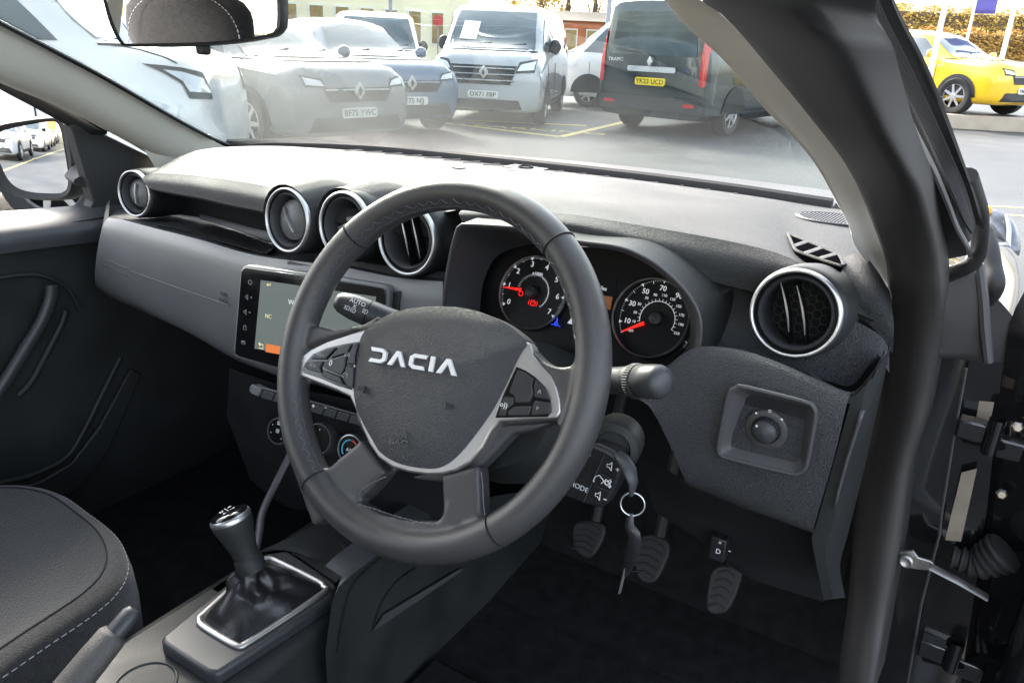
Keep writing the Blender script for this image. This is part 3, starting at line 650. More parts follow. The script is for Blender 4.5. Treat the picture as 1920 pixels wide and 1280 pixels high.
def dial(cx,cy,wpx,hpx,kind,fx,fy,hr):
    d=empty('speedometer' if kind=='speed' else 'rev_counter',(0,0,0),parent=car)
    a,b=FC.px(cx,cy,hr); o2=FC.P(a,b,hr)
    l=FC.px(cx-wpx/2,cy,hr); r=FC.px(cx+wpx/2,cy,hr); t_=FC.px(cx,cy-hpx/2,hr); b_=FC.px(cx,cy+hpx/2,hr)
    RR2=(math.hypot(r[0]-l[0],r[1]-l[1])/2+math.hypot(t_[0]-b_[0],t_[1]-b_[1])/2)/2
    a,b=FC.px(fx,fy,0); o=FC.P(a,b,0); R=RR2*(1.06 if kind=='speed' else 1.0)
    F=Frame(o,FC.u,FC.v)
    obj('dial_face',G().lathe([(R*.97,.0005),(R*.5,.0002),(.0003,.0)],F.P(0,0,.001),F.n,64),M['dial'],d)
    obj('dial_ring',G().lathe([(RR2*.965,-.002),(RR2*.97,.0005),(RR2*.985,.0015),(RR2*1.0,.0005),(RR2*1.01,-.003)],o2,F.n,96),M['silver'],d,ang=80)
    obj('dial_wall',G().lathe([(RR2*1.01,-.002),(RR2*1.02,-hr-.001)] if kind=='rev' else [(RR2*1.01,-.002),(RR2*1.03,-hr-.001)],o2,F.n,96),M['dial'],d,ang=80)
    g=G(); g2=G(); g3=G()
    def pol(an,r): an=math.radians(an); return (math.sin(an)*r*R, math.cos(an)*r*R)   # clockwise from top
    if kind=='rev':
        A0,A1,nmaj=-122,123,7
        for i in range(nmaj*10+1):
            an=A0+(A1-A0)*i/(nmaj*10); L=.87 if i%10==0 else (.885 if i%5==0 else .91); w=.014 if i%10==0 else (.010 if i%5==0 else .006)
            if i%10==0:
                x,y=pol(an,.94); p=[pol(an-2.6,.945),pol(an+2.6,.945),pol(an,.86)]; plate(g,F,p,.0016,.0019)
            else: g.tube([F.P(*pol(an,L),.0018),F.P(*pol(an,.94),.0018)],w*R*.6,seg=4)
        for k in range(8):
            an=A0+(A1-A0)*k/nmaj; x,y=pol(an,.755); textg(g,str(k),F,x,y,R*.205,h=.0018,bold=.008)
        textg(g,'x1000',F,.0,R*.50,R*.125,h=.0018,bold=.01)
        for i in range(31):
            an=-80+i*7.2; g2.tube([F.P(*pol(an,.44 if i%5 else .42),.0018),F.P(*pol(an,.50),.0018)],.0045*R,seg=4)
        ns=[F.P(*pol(k,.47),.0018) for k in range(20,139,6)]; g2.tube(ns,.008*R,seg=4)
        na=-93; NL,n0=.86,.30
    else:
        A0,A1=-118,118   # 0..140 mph would run round; the photo shows 10..90 and on
        def ang_px(x,y): q=FC.px(x,y,0); c_=FC.px(fx,fy,0); return math.degrees(math.atan2(q[0]-c_[0],q[1]-c_[1]))
        MP=[(10,1170,602),(30,1182,565),(50,1210,541),(70,1246,533),(90,1276,552)]
        AA=[ang_px(x,y) for _,x,y in MP]
        print('speed angles',AA)
        k_=(AA[3]-AA[0])/60.0
        def am(v): return AA[0]+(v-10)*k_
        for v in range(0,151,2):
            an=am(v)
            if an>122: break
            if v%20==10: plate(g,F,[pol(an-2.2,.945),pol(an+2.2,.945),pol(an,.86)],.0016,.0019)
            else: g.tube([F.P(*pol(an,.86 if v%10==0 else .905),.0018),F.P(*pol(an,.94),.0018)],(.010 if v%10==0 else .0055)*R*.7,seg=4)
        for v in (10,30,50,70,90):
            x,y=pol(am(v),.74); textg(g,str(v),F,x,y,R*.175,h=.0018,bold=.010)
        textg(g,'mph',F,*pol(am(10)-19,.70),R*.10,h=.0018)
        IN_=[(10,1187,603),(30,1190,585),(50,1195,570),(70,1206,557),(90,1224,550),(110,1243,549),(130,1258,556),(150,1271,571),(170,1276,587),(190,1274,602),(210,1265,622)]
        BB=[ang_px(x,y) for _,x,y in IN_]; b0_,bk=BB[0],(BB[-1]-BB[0])/200.0
        for v,_,_ in IN_:
            an=b0_+(v-10)*bk; x,y=pol(an,.585 if v>30 else .575); textg(g2,str(v),F,x,y,R*.092,h=.0018,bold=.006)
        for v in range(10,211,10): an=b0_+(v-10)*bk; g2.tube([F.P(*pol(an,.42),.0018),F.P(*pol(an,.49),.0018)],.006*R,seg=4)
        g2.tube([F.P(*pol(b0_+(v-10)*bk,.43),.0018) for v in range(10,211,5)],.008*R,seg=4)
        na=ang_px(1163,625); NL,n0=.88,.30
    obj('numerals',g,M['lit'],d,smooth=False,weld=False); obj('inner_scale',g2,M['lit'],d,smooth=False,weld=False)
    an=math.radians(na); dx,dy=math.sin(an),math.cos(an)
    g=G(); g.prism([F.P(dx*R*n0-dy*R*.045,dy*R*n0+dx*R*.045,.006),F.P(dx*R*NL-dy*R*.012,dy*R*NL+dx*R*.012,.006),F.P(dx*R*NL+dy*R*.012,dy*R*NL-dx*R*.012,.006),F.P(dx*R*n0+dy*R*.045,dy*R*n0-dx*R*.045,.006)],F.n*.0012); obj('needle',g,M['red'],d,smooth=False)
    obj('needle_hub',G().lathe([(R*.17,.002),(R*.17,.008),(R*.14,.011),(.0003,.012)],o,F.n,32),M['button'],d)
    if kind=='rev':
        g=G(); x,y=FC.px(999,568,.003); c=FC.P(x,y,.003); g.torus(c,F.n,.0032,.0006,24,6); 
        for s in (-1,1): g.tube([c+F.u*s*.0050+F.v*.003,c+F.u*s*.0060,c+F.u*s*.0050-F.v*.003],.0005,seg=4)
        g.tube([c+F.v*.0016,c-F.v*.0002],.0005,seg=4); obj('brake_warning_light',g,M['red'],d)
        x,y=FC.px(976,550,.004); c=FC.P(x,y,.003); g=G(); g.torus(c,F.n,.0028,.0006,24,6); obj('temperature_light',g,M['red'],d)
    return d,R
dial(997,548,122,141,'rev',1000,548,.004); dial(1218,595,134,162,'speed',1233,599,.012)
g=G(); a,b=FC.px(1045,603,0); 
g.tube([FC.P(a,b+.004,.002),FC.P(a,b-.001,.002)],.0009,seg=5); g.torus(FC.P(a,b-.0025,.002),FC.n,.0018,.0007,16,5); g.tube([FC.P(a-.006,b-.005,.002),FC.P(a-.003,b-.004,.002),FC.P(a,b-.005,.002),FC.P(a+.003,b-.004,.002),FC.P(a+.006,b-.005,.002)],.0006,seg=4)
obj('coolant_light',g,M['blue'],cl)
g=G(); plate(g,FC,FC.poly([(1090,510),(1155,520),(1150,600),(1085,590)]),-.0038,-.003); obj('trip_display',g,M['black'],cl)
g=G(); x,y=FC.px(1128,540,-.002); textg(g,'miles',FC,x,y,.0065,h=-.002,bold=.01); x,y=FC.px(1069,602,-.002); plate(g,FC,[(x-.003,y-.003),(x+.003,y-.003),(x+.001,y+.005)],-.003,-.002); obj('display_text',g,M['lit'],cl,smooth=False)
g=G(); plate(g,FC,FC.poly([(1120,552),(1147,556),(1143,580),(1118,576)]),-.0029,-.002); obj('display_tile',g,M['tile'],cl,smooth=False)

# ---------------------------------------------------------------- stalks
def stalk(name, A, B, r0, r1, ringat, knob=False):
    s=empty(name,(0,0,0),parent=car); A,B=V(A),V(B); d=(B-A)
    g=G(); n=20
    if knob:
        g.tube([A+d*t for t in (0,.3,.45,.47,.49,.55)],[r0*.95,r0*1.0,r0*1.05,r0*1.08,r0*1.12,r0*1.14],seg=28,up=(0,0,1)); obj('arm',g,M['smoothp'],s,ang=50)
        g=G(); g.tube([A+d*t for t in (.55,.56,.64,.65)],[r0*1.1,r0*1.2,r0*1.22,r0*1.15],seg=28,up=(0,0,1)); obj('collar',g,M['dark'],s)
        g=G()
        for k in range(40):
            a=2*PI*k/40; b1=d.normalized().cross(V((0,0,1))).normalized(); u1=b1.cross(d.normalized()); off=(b1*math.cos(a)+u1*math.sin(a))*r0*1.22
            g.tube([A+d*.565+off,A+d*.635+off],.0006,seg=4)
        obj('knurling',g,M['smoothp'],s)
        g=G(); g.tube([A+d*t for t in (.65,.66,.80,.92,.98,1.0)],[r0*1.1,r0*1.20,r0*1.22,r0*1.20,r0*1.0,r0*.5],seg=28,up=(0,0,1)); obj('end_knob',g,M['smoothp'],s,ang=60)
    else:
        g.tube([A+d*t for t in (0,.2,.35,.6,.8,.93,.98,1.0)],[r0*.75,r0,r0*1.08,r0*1.1,r0*1.05,r0*.85,r0*.6,r0*.2],seg=28,up=(0,0,1)); obj('arm',g,M['smoothp'],s,ang=60)
        g=G(); 
        for t in (.34,.62): g.tube([A+d*(t-.006),A+d*(t+.006)],[r0*1.10]*2,seg=28,up=(0,0,1))
        obj('groove',g,M['black'],s)
    return s,A,B
s1,A,B=stalk('light_stalk', aY(745,606,.075)+V((.03,.01,-.01)), aY(628,562,.045), .0135,.014,(.3,.6))
dd=(B-A).normalized(); nn=-(ray(680,580).normalized()); FK=Frame(A.lerp(B,.5)+nn*.0162,-dd,(-dd).cross(nn)*-1 if False else nn.cross(-dd))
g=G(); textg(g,'AUTO',FK,FK.px(671,567)[0],FK.px(671,567)[1],.0065,h=.0006)
for k,x,y in (('lamp',651,577),('lamp',662,582),('lamp',685,584),('x',665,574)): icon(k,x,y,FK,.0033,g,.0006)
obj('stalk_symbol',g,M['white'],s1,smooth=False)
s2,A,B=stalk('wiper_stalk', aY(1120,712,.085), aY(1248,716,.055), .0128,.015,(.3,),True)
nn=-(ray(1180,705).normalized()); dd=(B-A).normalized(); FK=Frame(A.lerp(B,.40)+nn*.0136,dd,nn.cross(dd))
g=G(); icon('power',1178,703,FK,.004,g,.0004); obj('stalk_symbol',g,M['white'],s2,smooth=False)
# column shroud, ignition barrel, audio remote
g=G(); c0=aY(1080,800,.10)
g.tube([FW.P(.04,-.03,-.05),FW.P(.04,-.035,-.10),FW.P(.04,-.04,-.20)],[.075,.085,.08],[.055,.065,.06],seg=24,up=FW.v); obj('column_shroud',g,M['dark'],car,ang=60)
o=aY(1150,838,.12)
obj('ignition_barrel',G().lathe([(.028,-.03),(.028,.0),(.026,.005),(.019,.007),(.017,.002),(.0003,.002)],o+V((0,.0,0)),(.25,-1,.15),40),M['dark'],car,ang=40)
rem=empty('audio_remote',(0,0,0),parent=car)
FR=Frame(aY(1110,890,.095),aY(1165,905,.095)-aY(1080,880,.095),aY(1125,835,.10)-aY(1100,950,.09))
g=G(); plate(g,FR,FR.poly([(1070,880),(1098,832),(1122,832),(1150,845),(1165,862),(1166,880),(1153,915),(1135,946),(1126,953),(1095,945),(1040,925)]),-.022,0); obj('housing',g,M['button'],rem,bevel=.003)
g=G(); g.tube([FR.P(*FR.px(1136,847),.001),FR.P(*FR.px(1095,940),.001)],.0005,seg=4); g.tube([FR.P(*FR.px(1127,887),.001),FR.P(*FR.px(1158,903),.001)],.0004,seg=4);g.tube([FR.P(*FR.px(1117,910),.001),FR.P(*FR.px(1148,922),.001)],.0004,seg=4); g.tube([FR.P(*FR.px(1112,836),.001),FR.P(*FR.px(1136,846),.001),FR.P(*FR.px(1160,862),.001)],.0018,seg=6); obj('panel_line',g,M['greyplastic'],rem)
g=G()
for k,x,y in (('spk',1146,874),('plus',1151,878),('phone',1120,897),('x',1132,902),('spk',1143,906),('x',1142,906),('spk',1124,929),('minus',1128,934)): icon(k,x,y,FR,.0052,g,.0014)
a,b=FR.px(1086,912); textg(g,'MODE',FR,a,b,.0078,h=.0010,rot=-.12); a,b=FR.px(1108,850); textg(g,':',FR,a,b,.008,h=.001)
obj('control_symbol',g,M['white'],rem,smooth=False,weld=False)

# ---------------------------------------------------------------- mirror adjuster
ms=empty('mirror_adjuster',(0,0,0),parent=car)
FM=Frame(aY(1438,805,.128),(1,0,0),(0,-.03,1))
o_=[(1380,727),(1395,724),(1508,752),(1524,762),(1529,778),(1513,868),(1500,884),(1484,886),(1362,856),(1350,845),(1349,828),(1368,740)]
def sc(pts,k,cx=1440,cy=806): return [(cx+(x-cx)*k,cy+(y-cy)*k) for x,y in pts]
oo=cr2(FM.poly(o_),64); ii=cr2(FM.poly([(1398,750),(1410,749),(1495,770),(1504,778),(1504,790),(1493,850),(1484,860),(1474,860),(1384,838),(1376,832),(1377,822),(1392,758)]),64)
g=G(); g.tube([FM.P(a,b,.001) for a,b in oo],.0022,seg=8,closed=True); obj('bezel',g,M['greyplastic'],ms)
g=G(); g.grid([[FM.P(a,b,.0025) for a,b in oo],[FM.P(a,b,-.010) for a,b in ii]],True); obj('recess',g,M['greyplastic'],ms,ang=60)
g=G(); plate(g,FM,ii,-.014,-.0095); obj('plate',g,M['button'],ms)
a,b=FM.px(1438,803,-.009); o=FM.P(a,b,-.0095)
obj('dial',G().lathe([(.0195,0),(.0195,.003),(.018,.0042),(.0135,.0040)],o,FM.n,48),M['greyplastic'],ms,ang=50)
obj('knob',G().lathe([(.0125,.003),(.012,.007),(.0105,.0115),(.006,.014),(.0003,.0148)],o,FM.n,32),M['smoothp'],ms,ang=60)
g=G()
for k in range(26): t=2*PI*k/26; g.tube([o+FM.n*.004+FM.u*.0128*math.cos(t)+FM.v*.0128*math.sin(t),o+FM.n*.010+FM.u*.0118*math.cos(t)+FM.v*.0118*math.sin(t)],.0006,seg=4)
obj('knurling',g,M['button'],ms)
g=G()
for x,y in ((1417,775),(1465,787),(1423,792)):
    a,b=FM.px(x,y,-.004); g.lathe([(.0012,0),(.0003,.0004)],FM.P(a,b,-.0049 if x!=1423 else .004),FM.n,12)
a,b=FM.px(1443,771,-.004); g.torus(FM.P(a,b,-.0048),FM.n,.0012,.0003,16,5); obj('marker',g,M['white'],ms)
# ---------------------------------------------------------------- centre stack: switches, climate knobs, sockets
cs=empty('centre_stack',(0,0,0),parent=car)
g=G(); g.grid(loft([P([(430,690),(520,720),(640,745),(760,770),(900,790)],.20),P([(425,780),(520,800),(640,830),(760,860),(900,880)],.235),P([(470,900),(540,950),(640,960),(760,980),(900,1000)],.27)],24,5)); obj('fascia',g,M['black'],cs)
B0=aY(471,722,.175); B1=aY(690,785,.175)
FB=Frame(B0,B1-B0,(0,.25,1))
xs=[471,492,515,538,561,584,608,632,656,680,702]
def yb(x): return 722+(x-471)*.283
g=G(); g.tube([aY(x,yb(x)-2,.172) for x in (488,560,640,705)],.0022,.0012,seg=8,up=(0,0,1)); obj('switch_trim',g,M['greyplastic'],cs)
for i in range(10):
    x0,x1=xs[i]+1,xs[i+1]-1
    if i==0: p=[(x0,yb(x0)+2),(x0+3,yb(x0)-2),(x1+3,yb(x1)+1),(x1-4,yb(x1)+15),(x0+3,yb(x0)+15),(x0-1,yb(x0)+10)]
    else: p=[(x0+3,yb(x0)+2),(x1+3,yb(x1)+2),(x1-3,yb(x1)+17),(x0-3,yb(x0)+17)]
    g=G(); plate(g,FB,FB.poly(p),-.012,.002 if i else .004); obj('toggle_switch',g,M['satin' if i==0 else 'smoothp'],cs,bevel=.0012)
g=G(); a,b=FB.px(588,761,.002); textg(g,'●',FB,a,b,.006,h=.0026); a,b=FB.px(611,764,.002); textg(g,'×▾',FB,a,b,.006,h=.0026); obj('switch_symbol',g,M['white'],cs,smooth=False,weld=False)
for cx,cy,R,st in ((522,808,.0215,0),(598,822,.024,1),(657,842,.0225,2)):
    k=empty('climate_knob',(0,0,0),parent=car); o=aY(cx,cy,.205); n=V((.10,-1,.35)).normalized(); F=Frame(o,V((0,0,1)).cross(n),n.cross(V((0,0,1)).cross(n)))
    obj('knob_body',G().lathe([(R*1.1,-.035),(R*1.08,-.004),(R*.98,.001)],o,n,40),M['smoothp'],k,ang=60)
    obj('knob_ring',G().lathe([(R*.98,0),(R*.99,.0022),(R*.93,.0026),(R*.90,.001)],o,n,48),M['greyplastic' if st!=2 else 'silver'],k,ang=70)
    obj('knob_face',G().lathe([(R*.91,.001),(R*.5,.0015),(.0003,.0015)],o,n,40),M['gloss'],k)
    if st==0:
        g=G()
        for dx,dy in ((0,.6),(-.55,.35),(-.6,-.25),(0,0),(.45,-.5),(.5,.25)): textg(g,'▾' if dx else '■',F,dx*R,dy*R,R*.42,h=.002)
        obj('knob_symbol',g,M['greyprint'],k,smooth=False,weld=False)
    if st==1:
        g=G(); g.lathe([(.0012,0),(.0003,.0004)],F.P(0,R*.6,.002),F.n,10); obj('knob_symbol',g,M['white'],k)
    if st==2:
        g=G(); g.tube([F.P(R*.62*math.cos(t),R*.62*math.sin(t),.002) for t in [PI*.52+k_*PI*.72/14 for k_ in range(15)]],.0011,seg=5); obj('cold_scale',g,M['cyan'],k)
        g=G(); g.tube([F.P(R*.62*math.cos(t),R*.62*math.sin(t),.002) for t in [PI*.48-k_*PI*.72/14 for k_ in range(15)]],.0011,seg=5); obj('hot_scale',g,M['redp'],k)
        g=G(); textg(g,'A/C',F,0,-.05*R,R*.34,h=.002); obj('knob_symbol',g,M['white'],k,smooth=False,weld=False)
g=G()
FP=Frame(aY(740,920,.27),(1,0,0),(0,.2,1))
for x,y in ((703,922),(743,928)):
    a,b=FP.px(x,y,0); plate(g,FP,[(a-.018,b-.014),(a+.018,b-.014),(a+.018,b+.014),(a-.018,b+.014)],-.01,.002)
obj('socket_cover',g,M['button'],cs,bevel=.002)
g=G(); a,b=FP.px(702,917); textg(g,'▲',FP,a,b,.006,h=.003); a,b=FP.px(743,917); textg(g,'●',FP,a,b,.006,h=.003); g.tube([FP.P(*FP.px(690,931),.003),FP.P(*FP.px(716,936),.003)],.0006,seg=4); g.tube([FP.P(*FP.px(735,940),.003),FP.P(*FP.px(762,946),.003)],.0006,seg=4); obj('socket_symbol',g,M['greyprint'],cs,smooth=False,weld=False)
# slanting stack frame member
g=G(); g.tube(cr([aY(545,850,.235),aY(515,910,.20),aY(492,960,.16),aY(486,1000,.13),aY(478,1040,.10)],20),.007,.005,seg=12); obj('stack_frame',g,M['greyplastic'],cs)

# ---------------------------------------------------------------- console, gear lever, handbrake
ZC=.590
con=empty('centre_console',(0,0,0),parent=car)
FZ=Frame((0,0,ZC),(1,0,0),(0,1,0))
def zp(pts,z=0): return FZ.poly(pts,z)
top=zp([(478,1050),(497,1036),(540,1030),(624,1086),(634,1096),(622,1122),(480,1215),(408,1262),(386,1258),(304,1204),(302,1192),(360,1145)])
g=G(); plate(g,FZ,top,-.022,.0); obj('gear_surround',g,M['console'],con,bevel=.006,bseg=3)
low=zp([(190,1285),(300,1200),(395,1262),(470,1218),(520,1210),(430,1275),(300,1360),(200,1420),(40,1400)],-.02)
g=G(); plate(g,FZ,low,-.05,-.022); obj('rear_tray',g,M['console'],con,bevel=.004)
c=aZ(272,1282,ZC-.02); 
g=G(); g.torus(c,(0,0,1),.036,.0022,48,6); obj('cup_ring',g,M['dark'],con)
g=G(); g.lathe([(.036,.001),(.033,-.002),(.0003,-.0025)],c,(0,0,1),40); obj('cup_well',g,M['black'],con)
# console body
def zl(pts,z): return [aZ(x,y,z) for x,y in pts]
g=G(); g.box((.035,-.20,.46),(.20,.75,.22)); g.box((.03,.12,.47),(.19,.25,.20)); obj('console_body',g,M['dark'],con,bevel=.02)
# ---- knee-side wing of the console (right) as in the picture
g=G()
e0=[aX(x,y,.150) for x,y in ((640,1080),(660,1060),(700,1030),(760,985),(835,935))]
e1=[aX(x,y,.158) for x,y in ((622,1130),(640,1095),(700,1045),(770,990),(840,945))]
e2=[aX(x,y,.160) for x,y in ((610,1222),(700,1160),(860,1065),(960,1000),(1100,900))]
e3=[p+V((-.0,-.0,-.25)) for p in e2]
g.grid(loft([[p+V((-.03,0,.004)) for p in e0],e0,e1],24,3)); obj('wing_top',g,M['smoothp'],con,ang=50)
g=G(); g.grid(loft([e1,e2,e3],24,4)); obj('wing_side',g,M['dark'],con,ang=50)
g=G(); g.tube(cr([aX(x,y,.1625) for x,y in ((633,1222),(645,1150),(664,1095),(715,1045),(780,1000),(842,958))],24),.0012,seg=6); g.tube(cr([aX(x,y,.1625) for x,y in ((698,1182),(716,1130),(745,1090),(780,1064))],20),.0012,seg=6); obj('wing_seam',g,M['black'],con)
g=G(); g.prism([aX(x,y,.164) for x,y in ((700,1180),(720,1150),(860,1066),(868,1064),(860,1072))],(.002,0,0)); obj('wing_strip',g,M['greyplastic'],con)
# cubby in front
g=G(); g.grid(loft([zl([(480,1035),(560,1000),(640,960)],ZC+.0),zl([(540,1030),(600,1045),(680,1010)],ZC-.01),zl([(630,1092),(650,1070),(700,1030)],ZC)],14,4)); obj('front_cubby',g,M['dark'],con)
cc=aZ(600,1040,ZC-.01); g=G(); g.torus(cc,(0,0,1),.040,.003,40,6); obj('front_cup_ring',g,M['button'],con)
# gear lever
gl=empty('gear_lever',(0,0,0),parent=car)
fr_=[(374,1160),(382,1150),(490,1052),(500,1048),(515,1048),(600,1090),(607,1100),(604,1112),(462,1205),(450,1208),(436,1206),(380,1172)]
fo=cr2(zp(fr_,.002),72)
g=G(); g.tube([FZ.P(a,b,.002) for a,b in fo],.0050,.0035,seg=10,closed=True,up=(0,0,1)); obj('gaiter_frame',g,M['silver'],gl,ang=80)
base=cr([FZ.P(a,b,.001) for a,b in fo],49,True)[:-1]
neck=aD(468,1058,1.0); kb=aZ(430,965,ZC+.135)
ctr=sum((p for p in base),V((0,0,0)))/len(base)
nk=aZ(467,1052,ZC+.070); 
ktop=nk+(kb-nk)
rows=[]
import math as _m
for k in range(15):
    t=k/14; row=[]
    for i,p in enumerate(base):
        q=V(((p.x-ctr.x),(p.y-ctr.y),0)); ang=_m.atan2(q.y,q.x)
        shrink=(1-t)**2.1*.99; r=.017
        tgt=nk+V((r*_m.cos(ang),r*_m.sin(ang),0))
        basep=p.lerp(ctr,.0)
        x=tgt.lerp(basep,shrink)
        z=p.z+(nk.z-p.z)*(t**.9)
        w=.0055*_m.sin(PI*min(1,t*1.15))*(_m.sin(ang*4+1+t*5)+.6*_m.sin(ang*7+2-t*6)+.5*_m.sin(t*16+ang))
        row.append(V((x.x+w*_m.cos(ang),x.y+w*_m.sin(ang),z+.003*_m.sin(PI*t)*_m.sin(ang*5+t*9))))
    rows.append(row)
g=G(); g.grid(rows,True); obj('gaiter',g,M['gaiter'],gl,ang=180,sub=1)
axd=(kb-nk).normalized()
L_=(kb-nk).length
print('gear',nk,kb,L_)
g=G(); g.lathe([(.019,-.012),(.019,.004),(.017,.008),(.015,.012)],nk,axd,32); obj('gaiter_collar',g,M['dark'],gl,ang=50)
g=G(); g.lathe([(.0165,.004),(.0172,L_*.25),(.0205,L_*.48),(.0250,L_*.72),(.0268,L_*.86),(.0260,L_*.93)],nk,axd,40); obj('knob',g,M['dark'],gl,ang=80)
tq=V((.08,-.25,1)).normalized()
g=G(); g.lathe([(.0262,-.008),(.0270,-.004),(.0262,-.001),(.0245,.001)],kb,axd,48); obj('knob_ring',g,M['chrome'],gl,ang=80)
g=G(); g.lathe([(.0250,-.001),(.0240,.003),(.016,.0055),(.0003,.0065)],kb,axd,48); obj('knob_cap',g,M['gloss'],gl,ang=80)
g=G(); FKn=Frame(kb,V((1,0,0)),V((0,0,1)).cross(axd).cross(axd)*-1 if False else axd.cross(V((1,0,0)))); textg(g,'1 3 5',FKn,0,.006,.008,h=.0066); textg(g,'2 4 6',FKn,0,-.007,.008,h=.0066); g.tube([FKn.P(-.009,0,.0068),FKn.P(.009,0,.0068)],.0005,seg=4); obj('shift_pattern',g,M['white'],gl,smooth=False,weld=False)
# handbrake
hb=empty('handbrake',(0,0,0),parent=car)
h0,h1=aZ(130,1290,.640),aZ(216,1185,.680)
hd=(h1-h0).normalized()
g=G(); g.tube([h0-hd*.12,h0,h0.lerp(h1,.5),h0.lerp(h1,.92),h1],[.019,.020,.0195,.018,.0145],[.016,.017,.0165,.0155,.012],seg=24,up=(0,0,1)); obj('grip',g,M['handbrake'],hb,ang=60)
g=G(); g.tube([h1-hd*.002,h1+hd*.012,h1+hd*.024,h1+hd*.030],[.0125,.0125,.0115,.008],[.010,.010,.0095,.006],seg=20,up=(0,0,1)); obj('release_button',g,M['smoothp'],hb,ang=50)

# ---------------------------------------------------------------- pedals, floor, shell
def pedal(pts,y,name):
    d=empty(name,(0,0,0),parent=car)
    F=Frame(aY(sum(p[0] for p in pts)/len(pts),sum(p[1] for p in pts)/len(pts),y),(1,0,0),(0,.5,.85))
    pl=cr2(F.poly(pts),40); g=G(); plate(g,F,pl,-.010,0); obj('pad',g,M['rubber'],d,bevel=.003)
    xs_=[a for a,b in pl]; ys_=[b for a,b in pl]; g=G(); 
    for k in range(1,6):
        b=min(ys_)+(max(ys_)-min(ys_))*k/6; 
        g.tube([F.P(min(xs_)+.010,b-.004,.001),F.P((min(xs_)+max(xs_))/2,b+.004,.001),F.P(max(xs_)-.010,b,.001)],.0018,seg=6)
    obj('tread',g,M['rubber'],d)
    o=F.P(0,max(ys_),-.01); g=G(); g.tube([o,o+V((-.01,.06,.12)),o+V((-.01,.1,.25))],.010,seg=10); obj('pedal_arm',g,M['dark'],d)
pedal([(1075,985),(1100,975),(1132,985),(1130,1010),(1112,1040),(1095,1044),(1076,1025)],.52,'clutch_pedal')
pedal([(1188,1020),(1215,1002),(1248,1012),(1254,1035),(1235,1080),(1218,1092),(1195,1080)],.50,'brake_pedal')
pedal([(1332,1075),(1355,1060),(1388,1068),(1386,1095),(1366,1140),(1345,1150),(1324,1138)],.46,'accelerator_pedal')
fl=empty('floor_pan',(0,0,0),parent=car)
g=G(); g.box((0,-.45,.345),(1.50,2.5,.03)); obj('floor_carpet',g,M['carpet'],fl)
g=G(); g.grid([[V((-.74,.78,.62)),V((.74,.78,.62))],[V((-.74,.62,.38)),V((.74,.62,.38))],[V((-.74,.45,.362)),V((.74,.45,.362))]]); obj('toe_board',g,M['carpet'],fl)
g=G(); g.box((.40,-.05,.366),(.46,.62,.012)); obj('floor_mat',g,M['carpet'],fl,bevel=.005)
roof=empty('roof',(0,0,0),parent=car)
g=G(); g.box((0,-1.10,1.575),(1.16,2.05,.02)); obj('headliner',g,M['beige'],roof,bevel=.005)
g=G(); g.box((0,-1.12,1.615),(1.26,2.10,.035)); obj('roof_skin',g,M['paint'],roof,bevel=.012)
# rest of the body behind and beside
sh=empty('body_shell',(0,0,0),parent=car)
g=G(); g.box((-.775,-1.0,.66),(.05,3.0,.60)); obj('left_side',g,M['paint'],sh,bevel=.01)
g=G(); g.box((.80,-1.78,.66),(.05,1.30,.60)); g.box((.79,-.2,.29),(.10,2.0,.12)); obj('right_side',g,M['paint'],sh,bevel=.01)
g=G(); g.box((0,-2.25,.74),(1.5,.05,.72)); obj('tailgate',g,M['paint'],sh,bevel=.01)
g=G()
for s in (-1,1):
    g.tube([V((s*.76,-1.10,.9)),V((s*.70,-1.16,1.2)),V((s*.62,-1.20,1.57))],.05,.03,seg=10,up=(1,0,0))
    g.tube([V((s*.76,-2.1,.9)),V((s*.70,-2.05,1.2)),V((s*.60,-1.95,1.57))],.09,.04,seg=10,up=(1,0,0))
obj('roof_post',g,M['beige'],sh)
